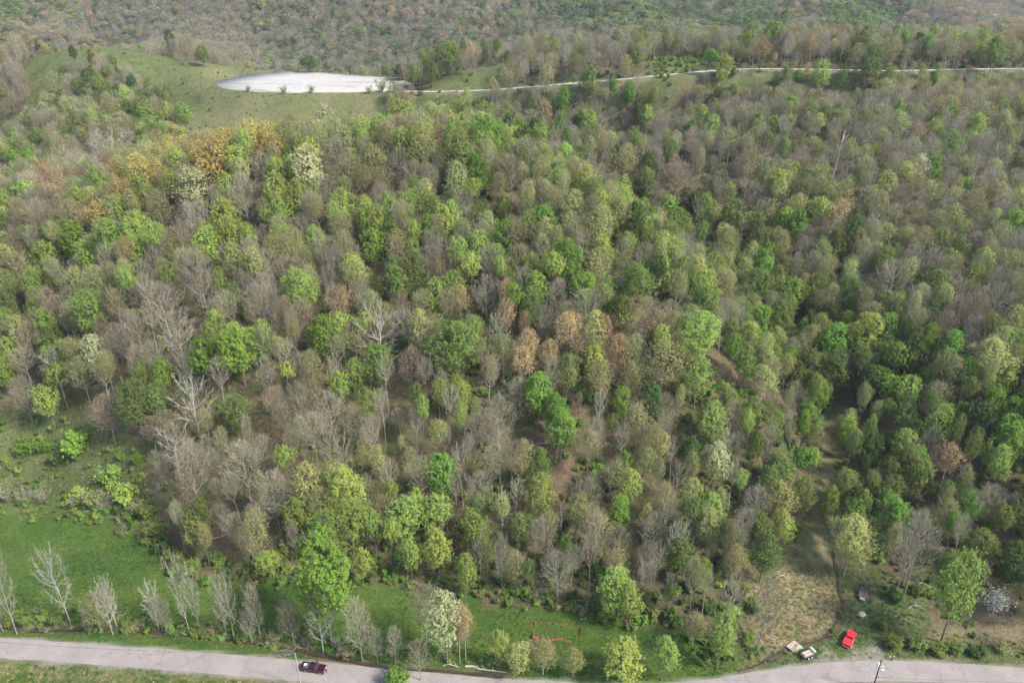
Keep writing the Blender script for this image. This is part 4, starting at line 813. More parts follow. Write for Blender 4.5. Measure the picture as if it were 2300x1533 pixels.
tufts(FIELD, 1.1, (1, 1, 0, 0, 3, 3, 3, 0), .5, 1.2); tufts(PASTURE, 1.5, (1, 0, 0, 3, 2), .8, 1.9); tufts(YARD, 1.2, (1, 0, 3, 0, 2), .6, 1.5); tufts(STRAW, .8, (2, 2, 2, 0, 2, 2), .6, 1.3)
tufts(P('-300,1490;0,1490;700,1540;700,1620;-300,1620', 0), 1.0, (0, 2, 3, 2, 0), .6, 1.4)
stuff_instances('grass', tp, G_['P'], G_['rot'], G_['scl'], G_['idx'], 'tufts of green and dry grass over the fields and verges', 'grass')
print('undergrowth', len(U['P']), 'tufts', len(G_['P']))
SLOOK = {'g': 'bright green bushy shrub', 'y': 'yellow-green open shrub', 'm': 'mid green low shrub', 'd': 'dark green dense shrub', 'b': 'bare grey-brown twiggy shrub', 'h': 'half-leafed olive shrub', 'w': 'white flowering shrub'}
def szone(px, py):
    if py < 300: return 'on the near edge of the white pad'
    if px < 370 and py < 1060: return 'up in the rough pasture'
    if px < 420 and py < 1300: return 'along the top edge of the left field'
    if px < 820: return 'in the ditch beside the road' if py > 1390 else 'at the foot of the left wood'
    if px < 1480: return 'between the wood and the fenced field' if py < 1500 else 'beside the road at the bottom edge'
    if px < 1720: return 'left of the straw patch'
    return 'behind the far roadside verge' if py > 1400 else 'right of the small trailer'
sb = {}
SH = plist(SHRUBS, 3)
for j, s in enumerate(SH): sb.setdefault((s[0], szone(s[1], s[2])), []).append(j)
for (k, z_), L_ in sb.items():
    L_.sort(key=lambda j: SH[j][1]); n = len(L_)
    for q, j in enumerate(L_):
        _, bx, by, wpx = SH[j]; g = on_ground(bx, by); R = wpx / 2 / (FPX / proj(g)[2]); var = R_.randrange(3)
        lab = '%s %s' % (SLOOK[k], z_) + ('' if n == 1 else ', leftmost of its kind' if q == 0 else ', rightmost of its kind' if q == n - 1 else ', middle of its kind' if n == 3 else ', %s of its kind' % ORD[q])
        e = link('shrub', None, None, (g[0], g[1], g[2] - .1)); e.rotation_euler = (0, 0, R_.uniform(0, 6.28)); e.scale = (R / 2, R / 2, R * .5)
        tag(e, lab, 'shrub', 'shrubs along the field and ditch'); a, b = shrub_meshes(k, var); link('stems', a, e); link('foliage', b, e)

# ------------------------------------------------------------------ vehicles and small things
def bm_obj(name, fn, mats, parent=None, bevel=0., smooth=False):
    bm = bmesh.new(); fn(bm); bmesh.ops.recalc_face_normals(bm, faces=bm.faces)
    me = bpy.data.meshes.new(name); bm.to_mesh(me); bm.free()
    for m in (mats if isinstance(mats, (list, tuple)) else [mats]): me.materials.append(m)
    if smooth:
        for p in me.polygons: p.use_smooth = True
    o = link(name, me, parent)
    if bevel: b = o.modifiers.new('bevel', 'BEVEL'); b.width = bevel; b.segments = 2; b.limit_method = 'ANGLE'
    return o
def box(bm, x0, x1, y0, y1, z0, z1, mi=0, sx=1., sy=1.):
    """box whose top may be narrower (sx, sy)"""
    cx, cy = (x0 + x1) / 2, (y0 + y1) / 2; v = []
    for z, a, b in ((z0, 1, 1), (z1, sx, sy)):
        for x, y in ((x0, y0), (x1, y0), (x1, y1), (x0, y1)): v.append(bm.verts.new((cx + (x - cx) * a, cy + (y - cy) * b, z)))
    for f in ((0, 3, 2, 1), (4, 5, 6, 7), (0, 1, 5, 4), (1, 2, 6, 5), (2, 3, 7, 6), (3, 0, 4, 7)): bm.faces.new([v[i] for i in f]).material_index = mi
def cyl(bm, p, q, r, r2=None, n=10, mi=0):
    p, q = Vector(p), Vector(q); d = (q - p).normalized(); a = d.orthogonal().normalized(); b = d.cross(a); r2 = r if r2 is None else r2
    A = [bm.verts.new(p + (a * math.cos(t) + b * math.sin(t)) * r) for t in [i * 2 * math.pi / n for i in range(n)]]
    B = [bm.verts.new(q + (a * math.cos(t) + b * math.sin(t)) * r2) for t in [i * 2 * math.pi / n for i in range(n)]]
    for i in range(n): bm.faces.new([A[i], A[(i + 1) % n], B[(i + 1) % n], B[i]]).material_index = mi
    bm.faces.new(A[::-1]).material_index = mi; bm.faces.new(B).material_index = mi
def prism(bm, prof, y0, y1, mi=0, y0t=None, zt=None):
    """side outline (x,z) drawn across y0..y1; points above zt draw in to y0t"""
    def yy(z, s): return (s if zt is None or z < zt else (y0t if s < 0 else -y0t))
    A = [bm.verts.new((x, yy(z, y0), z)) for x, z in prof]; B = [bm.verts.new((x, yy(z, y1), z)) for x, z in prof]; n = len(prof)
    for i in range(n): bm.faces.new([A[i], A[(i + 1) % n], B[(i + 1) % n], B[i]]).material_index = mi
    bm.faces.new(A[::-1]).material_index = mi; bm.faces.new(B).material_index = mi
mt_glass, _n, _b = newmat('dark_glass', .08, .6); _b.inputs['Base Color'].default_value = (.02, .028, .033, 1)
mt_tyre = simple('tyre_rubber', (.025, .025, .027), .9, var=.2); mt_chrome = simple('bright_metal', (.72, .72, .72), .25, .9, var=.05)
mt_black = simple('black_steel', (.03, .03, .033), .6, var=.3); mt_alu = simple('aluminium', (.75, .78, .80), .35, .6, var=.05)
def wheel(parent, x, y, r=.38, wd=.26, rim='bright_metal', name='wheel'):
    w_ = bm_obj(name, lambda bm: cyl(bm, (x, y - wd / 2, r), (x, y + wd / 2, r), r, n=18), mt_tyre, parent, .03)
    s = 1 if y > 0 else -1; rm = mt_chrome if rim != 'white' else simple('white_rim', (.75, .75, .73), .5)
    def f(bm): cyl(bm, (x, y + s * (wd / 2 - .02), r), (x, y + s * (wd / 2 + .015), r), r * .62, r * .56, n=14); cyl(bm, (x, y + s * (wd / 2 + .015), r), (x, y + s * (wd / 2 + .04), r), r * .18, r * .14, n=8)
    bm_obj('rim', f, rm, w_)
def pickup(loc, rz, paint, crew, label, cover, two_tone=None, Ln=5.8, wdt=2.0):
    """x forward; origin on the ground under the middle"""
    e = link('pickup_truck', None, None, loc); e.rotation_euler = (0, 0, rz); tag(e, label, 'pickup truck')
    h = wdt / 2; X0, X1 = -Ln / 2, Ln / 2; wr, wf = X0 + Ln * .215, X1 - Ln * .165; cabr = X0 + Ln * (.36 if crew else .43); cabf = X0 + Ln * .72
    body = [(X0 + .05, .45)]
    for c in (wr, wf):
        body += [(c - .52, .42)] + [(c + .50 * math.cos(a), .40 + .47 * math.sin(a)) for a in [math.pi * (1 - k / 6) for k in range(7)]] + [(c + .52, .42)]
    body += [(X1 - .05, .45), (X1, .62), (X1 - .03, 1.02), (X1 - .25, 1.13), (cabf + .05, 1.20), (cabf - .1, 1.22), (cabr, 1.22), (cabr, .62), (X0 + .12, .62), (X0 + .12, .62)]
    body = body[:-1]
    def fb(bm):
        prism(bm, body, -h, h)
        for s in (-1, 1): box(bm, X0 + .01, cabr + .01, min(s * h * .995, s * (h - .14)), max(s * h * .995, s * (h - .14)), .60, 1.22)
        if two_tone:
            for s in (-1, 1):
                y = s * h; box(bm, wr + .56, wf - .56, min(y, y + s * .012), max(y, y + s * .012), .48, .92, 1); box(bm, X0 + .06, wr - .56, min(y, y + s * .012), max(y, y + s * .012), .48, .92, 1)
    bm_obj('body', fb, [paint] + ([two_tone] if two_tone else []), e, .035)
    bm_obj('cargo_bed', lambda bm: box(bm, X0 + .13, cabr - .02, -h + .15, h - .15, .625, .72), mt_black, e)
    bm_obj('tailgate', lambda bm: box(bm, X0 - .02, X0 + .09, -h + .02, h - .02, .62, 1.20), paint, e, .02)
    roof = 1.86 if crew else 1.76; rb, rf = cabr + .12, cabf - .62
    def cab(bm):
        v = []
        for x, y, z in ((cabr + .02, h * .94, 1.20), (cabf, h * .94, 1.20), (rf, h * .76, roof - .05), (rb, h * .76, roof - .05)): v.append((x, y, z))
        A = [bm.verts.new(p) for p in v]; B = [bm.verts.new((x, -y, z)) for x, y, z in v]
        for i in range(4): bm.faces.new([A[i], A[(i + 1) % 4], B[(i + 1) % 4], B[i]])
        bm.faces.new(A[::-1]); bm.faces.new(B); box(bm, rb - .03, rf + .02, -h * .77, h * .77, roof - .055, roof, sx=.93, sy=.93)
    bm_obj('cab', cab, paint, e, .04)
    def quad(bm, P4): bm.faces.new([bm.verts.new(p) for p in P4])
    zt, zb = roof - .14, 1.27
    def at_(x0, x1, t): return x0 + (x1 - x0) * t
    tb, tt = (zb - 1.2) / (roof - 1.25), (zt - 1.2) / (roof - 1.25); yb, yt = h * (.94 - .18 * tb), h * (.94 - .18 * tt)
    xf = lambda t: at_(cabf, rf, t) + .025; xr = lambda t: at_(cabr + .02, rb, t) - .02
    bm_obj('windshield', lambda bm: quad(bm, [(xf(tb), -yb * .93, zb + .01), (xf(tb), yb * .93, zb + .01), (xf(tt), yt * .93, zt + .01), (xf(tt), -yt * .93, zt + .01)]), mt_glass, e)
    bm_obj('rear_window', lambda bm: quad(bm, [(xr(tb), yb * .85, zb), (xr(tb), -yb * .85, zb), (xr(tt), -yt * .85, zt), (xr(tt), yt * .85, zt)]), mt_glass, e)
    cuts = [(.04, .48), (.52, .93)] if crew else [(.08, .93)]
    for s in (-1, 1):
        for a, b in cuts:
            bl, br_ = at_(cabr + .1, cabf - .08, a), at_(cabr + .1, cabf - .08, b); tl, tr_ = at_(rb + .05, rf - .02, a), at_(rb + .05, rf - .02, b)
            bm_obj('side_window', lambda bm: quad(bm, [(bl, s * (yb + .02), zb), (br_, s * (yb + .02), zb), (tr_, s * (yt + .02), zt), (tl, s * (yt + .02), zt)][::s]), mt_glass, e)
        bm_obj('mirror', lambda bm: box(bm, cabf - .55, cabf - .42, *sorted((s * h * .95, s * (h + .22))), 1.22, 1.42), mt_black, e, .02)
        bm_obj('headlight', lambda bm: box(bm, X1 - .1, X1 + .012, *sorted((s * h * .66, s * h * .97)), .78, 1.0), mt_chrome, e, .015)
        bm_obj('tail_light', lambda bm: box(bm, X0 - .03, X0 + .03, *sorted((s * h * .88, s * h * 1.005)), .8, 1.15), simple('red_lens', (.35, .02, .02), .3), e)
        for x in (wr, wf): wheel(e, x, s * (h - .14))
    bm_obj('front_bumper', lambda bm: box(bm, X1 - .08, X1 + .12, -h * .98, h * .98, .42, .64), mt_chrome, e, .03)
    bm_obj('rear_bumper', lambda bm: box(bm, X0 - .16, X0 + .04, -h * .96, h * .96, .42, .60), mt_chrome, e, .03)
    bm_obj('grille', lambda bm: box(bm, X1 - .05, X1 + .02, -h * .6, h * .6, .70, 1.0), mt_chrome, e, .01)
    if cover:
        bm_obj('bed_cover', lambda bm: box(bm, X0 + .04, cabr - .03, -h + .05, h - .05, 1.222, 1.27), cover, e, .02)
    return e
def heading(a, b):
    p, q = W(*a), W(*b); return math.atan2(q[1] - p[1], q[0] - p[0]), (p + q) / 2
def car_paint(name, c):
    m, nt, b = newmat(name, .28, .5); b.inputs['Coat Weight'].default_value = .5; b.inputs['Coat Roughness'].default_value = .08
    n = noise(nt, 3, 3); nt.links.new(mixc(nt, rng_(nt, n, .3, .7), tuple(q * .85 for q in c) + (1,), tuple(q * 1.08 for q in c) + (1,)), b.inputs['Base Color']); return m
RZ = .125
rz, mid_ = heading((683, 1501), (723, 1507)); PM = W(704, 1498, .9)
mar = pickup((PM[0], PM[1], RZ), rz, car_paint('maroon_paint', (.045, .005, .010)), True, 'maroon crew-cab pickup truck parked on the paved road with gear in its open bed', None)
PR0, PR1 = W(1900, 1449, 1.2), W(1917, 1413, 1.2); rz2 = math.atan2(PR1[1] - PR0[1], PR1[0] - PR0[0]); pm2 = (PR0 + PR1) / 2
gz2 = float(gz(pm2[0], pm2[1]))
red = pickup((pm2[0], pm2[1], gz2 + .03), rz2, car_paint('red_paint', (.62, .015, .022)), False, 'red regular-cab pickup truck with a red bed cover and cream lower sides on the grass', car_paint('red_cover', (.66, .02, .03)), simple('cream_paint', (.62, .52, .36), .4), Ln=5.4, wdt=2.02)
def wp(e, x, y, z=0.):
    c, s = math.cos(e.rotation_euler.z), math.sin(e.rotation_euler.z); return (e.location.x + x * c - y * s, e.location.y + x * s + y * c, e.location.z + z)
# gear lying in the maroon pickup's bed
def put(name, fn, mats, loc, rz, label, cat_, bevel=.01, group=None):
    o = bm_obj(name, fn, mats, None, bevel); o.location = loc; o.rotation_euler = (0, 0, rz); return tag(o, label, cat_, group)
put('tool_box', lambda bm: (box(bm, -.25, .25, -.7, .7, 0, .42), box(bm, -.27, .27, -.72, .72, .42, .47)), simple('grey_plastic', (.16, .17, .19), .5), wp(mar, -1.25, .0, .73), rz, 'dark grey box across the front of the maroon pickup bed', 'tool box')
put('equipment_case', lambda bm: (box(bm, -.35, .35, -.28, .28, 0, .3), box(bm, -.33, .33, -.26, .26, .3, .36)), simple('white_case', (.68, .70, .72), .4), wp(mar, -2.1, .38, .73), rz + .2, 'pale case at the tail of the maroon pickup bed', 'case')
put('spare_wheel', lambda bm: (cyl(bm, (0, 0, 0), (0, 0, .22), .34, n=18), cyl(bm, (0, 0, .21), (0, 0, .235), .2, n=12, mi=1)), [mt_tyre, mt_chrome], wp(mar, -2.05, -.4, .73), 0, 'small black wheel lying in the maroon pickup bed', 'spare wheel')

# two people by the maroon pickup
def person(loc, rz, label, shirt, trousers, lean=0., arm=.5, hair=(.03, .02, .015)):
    J = {'pel': (0, 0, .95, .15), 'bel': (.02, 0, 1.12, .14), 'che': (.0, 0, 1.34, .165), 'nek': (0, 0, 1.50, .06), 'hd': (.01, 0, 1.60, .085), 'top': (.01, 0, 1.72, .085)}
    E_ = [('pel', 'bel'), ('bel', 'che'), ('che', 'nek'), ('nek', 'hd'), ('hd', 'top')]
    for s, n in ((1, 'l'), (-1, 'r')):
        J.update({n + 'hip': (0, s * .10, .88, .10), n + 'kn': (.06, s * .12, .50, .065), n + 'an': (.02 if s > 0 else .10, s * .13, .09, .045), n + 'to': (.19 if s > 0 else .27, s * .15, .04, .04),
                  n + 'sh': (0, s * .20, 1.42, .065), n + 'el': (.04, s * .29, 1.14, .045), n + 'wr': (.04 + arm * .30, s * (.24 - arm * .12), 1.00 + arm * .16, .032), n + 'ha': (.06 + arm * .37, s * (.22 - arm * .14), .96 + arm * .2, .038)})
        E_ += [('pel', n + 'hip'), (n + 'hip', n + 'kn'), (n + 'kn', n + 'an'), (n + 'an', n + 'to'), ('che', n + 'sh'), (n + 'sh', n + 'el'), (n + 'el', n + 'wr'), (n + 'wr', n + 'ha')]
        hx_, hy_, hz_, _ = J[n + 'ha']
        for f in range(4):
            J[n + 'f%d' % f] = (hx_ + .07 + .008 * (1 - abs(f - 1.5)), hy_ + (f - 1.5) * .02, hz_ - .035, .009); E_.append((n + 'ha', n + 'f%d' % f))
        J[n + 'th'] = (hx_ + .03, hy_ - s * .05, hz_ + .01, .010); E_.append((n + 'ha', n + 'th'))
    K = list(J); me = bpy.data.meshes.new('body')
    me.from_pydata([(J[k][0] + lean * J[k][2], J[k][1], J[k][2]) for k in K], [(K.index(a), K.index(b)) for a, b in E_], [])
    o = bpy.data.objects.new('person', me); COL.objects.link(o)
    o.modifiers.new('skin', 'SKIN'); 
    for i, k in enumerate(K): me.skin_vertices[0].data[i].radius = (J[k][3], J[k][3] * (1.15 if k in ('pel', 'bel', 'che') else 1)); 
    me.skin_vertices[0].data[0].use_root = True
    sb_ = o.modifiers.new('sub', 'SUBSURF'); sb_.levels = 1; sb_.render_levels = 1
    dg = bpy.context.evaluated_depsgraph_get(); m2 = bpy.data.meshes.new_from_object(o.evaluated_get(dg)); o.modifiers.clear(); o.data = m2
    m2.materials.clear()
    for m in (simple('skin', (.48, .30, .22), .6), shirt, trousers, simple('dark_shoe', (.02, .02, .02), .7)): m2.materials.append(m)
    for p in m2.polygons:
        c = p.center; z = c.z; wrist = abs(c.y) > .0 and z < 1.2 and c.x - lean * z > .03 + arm * .30
        p.material_index = 3 if z < .10 else 0 if z > 1.49 or (wrist and .9 < z) else 2 if z < .98 else 1; p.use_smooth = True
    o.location = loc; o.rotation_euler = (0, 0, rz); tag(o, label, 'person')
    def hr_(bm):
        bmesh.ops.create_icosphere(bm, subdivisions=2, radius=.112); 
        bmesh.ops.delete(bm, geom=[v for v in bm.verts if v.co.z < -.02 and v.co.x > -.03], context='VERTS')
    hb = bm_obj('hair', hr_, simple('hair', hair, .8), o, smooth=True); hb.location = (-.005 + lean * 1.66, 0, 1.69)
    def fc(bm):
        for s in (-1, 1): bmesh.ops.create_icosphere(bm, subdivisions=1, radius=.013, matrix=Matrix.Translation((.088, s * .032, 1.64)))
        cyl(bm, (.08, 0, 1.645), (.11, 0, 1.605), .008, .016, 6); box(bm, .084, .094, -.025, .025, 1.565, 1.575)
    q = bm_obj('face', fc, simple('face_marks', (.16, .07, .05), .6), o); q.location = (lean * 1.6, 0, 0)
    return o
mb = simple('dark_trousers', (.018, .02, .028), .9); PH = W(735, 1508, 0)
person((PH[0], PH[1], RZ), rz + math.pi * 1.05, 'person in dark trousers leaning over the front of the maroon pickup', simple('grey_shirt', (.30, .29, .30), .9), mb, lean=.16, arm=.9)
q_ = wp(mar, .25, 1.75); person((q_[0], q_[1], RZ), rz - math.pi / 2, 'person in a dark red top standing behind the maroon pickup', simple('dark_red_top', (.10, .015, .02), .9), mb, arm=.7)

# trailers
def wood(name, a, b):
    m, nt, bs = newmat(name, .85, .1); tc = node(nt, 'ShaderNodeTexCoord').outputs['Object']; mp = node(nt, 'ShaderNodeMapping'); nt.links.new(tc, mp.inputs[0]); mp.inputs['Scale'].default_value = (.5, 6, 6)
    ge = node(nt, 'ShaderNodeNewGeometry'); c = mixc(nt, rng_(nt, noise(nt, 1.6, 5, .7, mp.outputs[0]), .3, .7), a, b); h = node(nt, 'ShaderNodeHueSaturation'); nt.links.new(c, h.inputs['Color'])
    nt.links.new(rng_(nt, ge.outputs['Random Per Island'], 0, 1, .72, 1.2), h.inputs['Value']); nt.links.new(h.outputs[0], bs.inputs['Base Color']); return m
def trailer(loc, rz, label, L_, wd, wm, gate, gate_out, rails, axles, rimkind):
    e = link('utility_trailer', None, None, loc); e.rotation_euler = (0, 0, rz); tag(e, label, 'trailer'); h, a, z = wd / 2, L_ / 2, .55
    def deck(bm):
        n = 9; s = wd / n
        for i in range(n): box(bm, -a + .02, a - .02, -h + i * s + .008, -h + (i + 1) * s - .008, z, z + .045)
    bm_obj('plank_deck', deck, wm, e)
    def fr(bm):
        for y in (-h, h - .0): box(bm, -a, a, y - .04, y + .04, z - .1, z + .06)
        for x in (-a, -a / 3, a / 3, a): box(bm, x - .03, x + .03, -h + .04, h - .04, z - .1, z - .003)
        for s in (-1, 1): cyl(bm, (a, s * h * .9, z - .06), (a + 1.25, 0, z - .06), .045, n=6)
        cyl(bm, (a, 0, z - .06), (a + 1.5, 0, z - .06), .04, n=6); cyl(bm, (a + 1.1, 0, z - .06), (a + 1.1, 0, 0.02), .03, n=6)
        if rails:
            for s in (-1, 1):
                for x in np.linspace(-a, a, 5): box(bm, x - .025, x + .025, s * h - .025, s * h + .025, z + .06, z + .42)
                box(bm, -a - .02, a + .02, s * h - .03, s * h + .03, z + .40, z + .45)
            box(bm, a - .03, a + .03, -h, h, z + .40, z + .45)
    bm_obj('frame', fr, mt_black, e)
    if gate:
        def g(bm):
            for y in np.linspace(-h, h, 10): box(bm, -.03, .03, y - .035, y + .035, 0, gate)
            for q in (0, gate * .5, gate - .03): box(bm, -.027, .027, -h, h, q, q + .035)
        go = bm_obj('ramp_gate', g, mt_black, e); go.location = (-a - .06, 0, z); go.rotation_euler = (0, -gate_out, 0)
    if not rails:
        bm_obj('tongue_plate', lambda bm: prism(bm, [(a + .05, z), (a + .06, z), (a + .95, z), (a + .95, z + .02), (a + .05, z + .02)], -h * .55, h * .55, y0t=None), simple('grey_plate', (.42, .44, .47), .5, .4), e)
    xs = (-.45, .45) if axles == 2 else (-.2,)
    for x in xs:
        for s in (-1, 1):
            wheel(e, x, s * (h + .18), .33, .2, rimkind)
    for s in (-1, 1): bm_obj('fender', lambda bm: box(bm, min(xs) - .5, max(xs) + .5, *sorted((s * (h + .05), s * (h + .31))), .70, .74, sx=.8), mt_black, e, .02)
    return e
g1 = W(1940, 1331, 1.2); q0, q1 = W(1941, 1344, 1.2), W(1946, 1322, 1.2); g1[2] = float(gz(g1[0], g1[1]))
trailer((g1[0], g1[1], g1[2]), math.atan2(q0[1] - q1[1], q0[0] - q1[0]), 'dark plank utility trailer with a raised mesh ramp gate on the grass by the gully', 3.9, 2.25, wood('brown_planks', (.09, .062, .052, 1), (.19, .135, .11, 1)), 1.7, 1.15, False, 1, 'm')
q0, q1 = W(1800, 1473, .6), W(1826, 1463, .6); cc = (q0 + q1) / 2
tr2 = trailer((cc[0], cc[1], .1), math.atan2(q1[1] - q0[1], q1[0] - q0[0]), 'small trailer with weathered pale boards and low side rails beside the road', 2.9, 1.75, wood('pale_planks', (.33, .24, .17, 1), (.62, .52, .42, 1)), 1.0, .12, True, 2, 'white')
put('aluminium_box', lambda bm: (box(bm, -.27, .27, -.78, .78, 0, .32), box(bm, -.29, .29, -.8, .8, .32, .38)), mt_alu, wp(tr2, 1.95, .35, .56), tr2.rotation_euler.z, 'long bright aluminium box on the tongue of the pale-boarded trailer', 'metal box')
d0, d1, d2 = W(1763, 1452, .35), W(1787, 1435, .35), W(1783, 1461, .35)
dz_ = wood('grey_boards', (.30, .25, .20, 1), (.50, .43, .36, 1))
def deckf(bm):
    for i in range(9): box(bm, -1.55, 1.55, -1.35 + i * .3, -1.35 + i * .3 + .285, .26, .31)
    for y in (-1.2, 0, 1.2): box(bm, -1.5, 1.5, y - .06, y + .06, 0, .257)
dc = W(1786, 1449, .35); o = put('wooden_platform', deckf, dz_, (dc[0], dc[1], float(gz(dc[0], dc[1])) + .12), math.atan2(d1[1] - d0[1], d1[0] - d0[0]) , 'square grey board platform lying beside the trailer with pale boards', 'platform', 0)

# utility poles and the lines between them
wd_d = simple('pole_wood_dark', (.07, .05, .04), .9, var=.3); wd_l = simple('pole_wood_pale', (.34, .31, .26), .9, var=.2)
def pole(bx, by, ty, mat, label, extra, txp=None):
    g = W(bx, by, 0); g[2] = 0; r = ray(bx, ty); t = g[1] / r[1]; Hh = CAMH + r[2] * t
    e = link('utility_pole', None, None, (g[0], g[1], 0)); tag(e, label, 'utility pole', 'poles along the road'); 
    bm_obj('post', lambda bm: cyl(bm, (0, 0, -.3), (0, 0, Hh), .17, .12, 12), mat, e, smooth=False)
    extra(e, Hh); return e, Hh
def ex1(e, Hh):
    bm_obj('cap_fitting', lambda bm: (cyl(bm, (0, 0, Hh), (0, 0, Hh + .25), .09, .06, 8), box(bm, -.32, -.12, -.08, .08, Hh - .45, Hh - .15)), [mt_black], e)
    bm_obj('insulator', lambda bm: cyl(bm, (0, 0, Hh + .25), (0, 0, Hh + .42), .10, .05, 8), simple('white_ceramic', (.8, .8, .78), .3), e)
def ex2(e, Hh):
    wt = simple('white_enamel', (.82, .82, .8), .35)
    bm_obj('transformer', lambda bm: (cyl(bm, (-.42, 0, Hh - 1.9), (-.42, 0, Hh - 1.05), .24, n=14), cyl(bm, (-.42, 0, Hh - 1.05), (-.42, 0, Hh - .9), .12, .06, 8)), simple('pale_grey_paint', (.8, .8, .79), .8), e, .02)
    bm_obj('lamp_arm', lambda bm: (cyl(bm, (0, 0, Hh - 2.5), (.6, -.1, Hh - 2.1), .035, n=6), cyl(bm, (0, 0, Hh - 2.9), (.7, -.3, Hh - 2.9), .03, n=6)), wt, e)
    bm_obj('lamp_head', lambda bm: (box(bm, .5, .95, -.18, .05, Hh - 2.14, Hh - 2.02), box(bm, .62, 1.1, -.4, -.2, Hh - 2.98, Hh - 2.86)), wt, e, .03)
    bm_obj('crossarm_stub', lambda bm: box(bm, 0, .62, -.05, .05, Hh - 5.6, Hh - 5.48), mt_black, e)
p1, H_1 = pole(677, 1548, 1469, wd_l, 'pale utility pole beside the maroon pickup', ex1)
p2, H_2 = pole(1957, 1556, 1480, wd_d, 'dark utility pole with white transformer and lamp near the red pickup', ex2)
def wire(a, b, sag, label):
    a, b = Vector(a), Vector(b); n = 24; P_ = [a.lerp(b, i / n) - Vector((0, 0, 4 * sag * (i / n) * (1 - i / n))) for i in range(n + 1)]
    o = bm_obj('power_line', lambda bm: [cyl(bm, P_[i], P_[i + 1], .022, n=5) for i in range(n)], mt_black); tag(o, label, 'power line', 'overhead lines along the road')
a1, a2 = Vector(p1.location) + Vector((0, 0, H_1 + .4)), Vector(p2.location) + Vector((0, 0, H_2 - .1))
wire(a1, a2, 1.6, 'thin overhead line between the pale pole and the dark pole')
wire(a1, a1 + Vector((-75, 3.5, .5)), 1.2, 'thin overhead line running left from the pale pole')
wire(a2 - Vector((0, 0, 5.5)), a2 + Vector((75, -1.5, -5.2)), 1.0, 'thin overhead line running right from the dark pole')

# orange safety fencing trodden down round a plot of the field
om, nt_, bo = newmat('orange_netting', .6, .2); bo.inputs['Base Color'].default_value = (.62, .10, .03, 1); bo.inputs['Emission Strength'].default_value = 0
tc_ = node(nt_, 'ShaderNodeTexCoord').outputs['Object']; nt_.links.new(mixc(nt_, rng_(nt_, noise(nt_, 1.2, 4, .7, tc_), .35, .65), (.22, .09, .05, 1), (.42, .075, .03, 1)), bo.inputs['Base Color'])
def net(bm, P_, hts, sp2=.25, lay=.6, seed=1):
    rr = random.Random(seed); C = catmull(np.array(P_), 10); n = len(C); H_ = np.interp(np.linspace(0, 1, n), np.linspace(0, 1, len(hts)), hts)
    t = nz(np.gradient(C, axis=0)); nn = np.column_stack([-t[:, 1], t[:, 0]]); rows = []
    for k in range(5):
        q = []
        for i in range(n):
            f = k / 4; off = (f * lay + .12 * math.sin(i * 1.3 + k)) * (1 if H_[i] < .9 else .4); x, y = C[i] + nn[i] * off
            q.append(bm.verts.new((x, y, float(gz(x, y)) + .05 + f * H_[i] * (.9 + .2 * rr.random()))))
        rows.append(q)
    for k in range(4):
        for i in range(n - 1):
            if H_[i] < .12 and k > 1: continue
            if rr.random() < (.25 if H_[i] < .3 else .05): continue
            bm.faces.new([rows[k][i], rows[k][i + 1], rows[k + 1][i + 1], rows[k + 1][i]])
A0, A1, A2, A3 = W(1204, 1390)[:2], W(1306, 1394)[:2], W(1301, 1441)[:2], W(1197, 1428)[:2]
def lerp(a, b, t): return a * (1 - t) + b * t
fe = link('safety_fence', None, None, (0, 0, 0)); tag(fe, 'sagging orange safety fencing around a rough plot in the green field', 'safety fence')
m_ = (A3 + A2) / 2
bm_obj('netting', lambda bm: net(bm, [A3, lerp(A3, A2, .3) - [0, .5], m_ + [0, .1], lerp(A3, A2, .6) + [0, .4], lerp(A3, A2, .72), lerp(A3, A2, .85)], [.9, .35, .22, .4, .2, .05], seed=2, lay=.3), om, fe)
bm_obj('netting', lambda bm: net(bm, [A3, lerp(A3, A0, .4), lerp(A3, A0, .7), A0], [.8, .06, .06, .6], seed=3, lay=.18), om, fe)
bm_obj('netting', lambda bm: net(bm, [A0, lerp(A0, A1, .35) - [0, .3], lerp(A0, A1, .6) - [0, .9], lerp(A0, A1, .85)], [.12, .05, .14, .06], seed=4, lay=.25), om, fe)
bm_obj('netting', lambda bm: net(bm, [lerp(A1, A2, .3), lerp(A1, A2, .5), lerp(A1, A2, .7)], [.6, .6, .25], seed=5, lay=.2), om, fe)
for q in (A0, A3, A2, lerp(A1, A2, .3)): bm_obj('stake', lambda bm: cyl(bm, (q[0], q[1], -.2), (q[0] + .1, q[1], 1.25), .03, n=6), mt_black, fe)
q = W(1309, 1389); put('junk_heap', lambda bm: [box(bm, a, a + .5, b, b + .35, 0, c) for a, b, c in ((-.7, -.3, .5), (-.1, .05, .35), (.35, -.35, .6), (-.5, .3, .25))], simple('grey_scrap', (.22, .24, .28), .5, .3, var=.9, scale=6), (q[0], q[1], float(gz(q[0], q[1]))), .5, 'small heap of dark and pale scrap at a corner of the orange fencing', 'scrap heap', .05)
# marker post with reflectors by the far roadside
q = W(2002, 1482); e = link('marker_post', None, None, (q[0], q[1], 0)); tag(e, 'short wooden marker post with two white reflectors on the roadside verge', 'marker post')
bm_obj('post', lambda bm: cyl(bm, (0, 0, -.2), (0, 0, 1.5), .07, n=8), wd_d, e); bm_obj('cap', lambda bm: box(bm, -.12, .12, -.1, .1, .1, .62), mt_black, e)
for s in (-1, 1): bm_obj('reflector', lambda bm: cyl(bm, (s * .42, -.04, 1.28), (s * .42, .04, 1.28), .12, n=10), simple('white_disc', (.85, .85, .82), .4), e)
bm_obj('cross_bar', lambda bm: box(bm, -.42, .42, -.02, .02, 1.25, 1.31), wd_l, e)

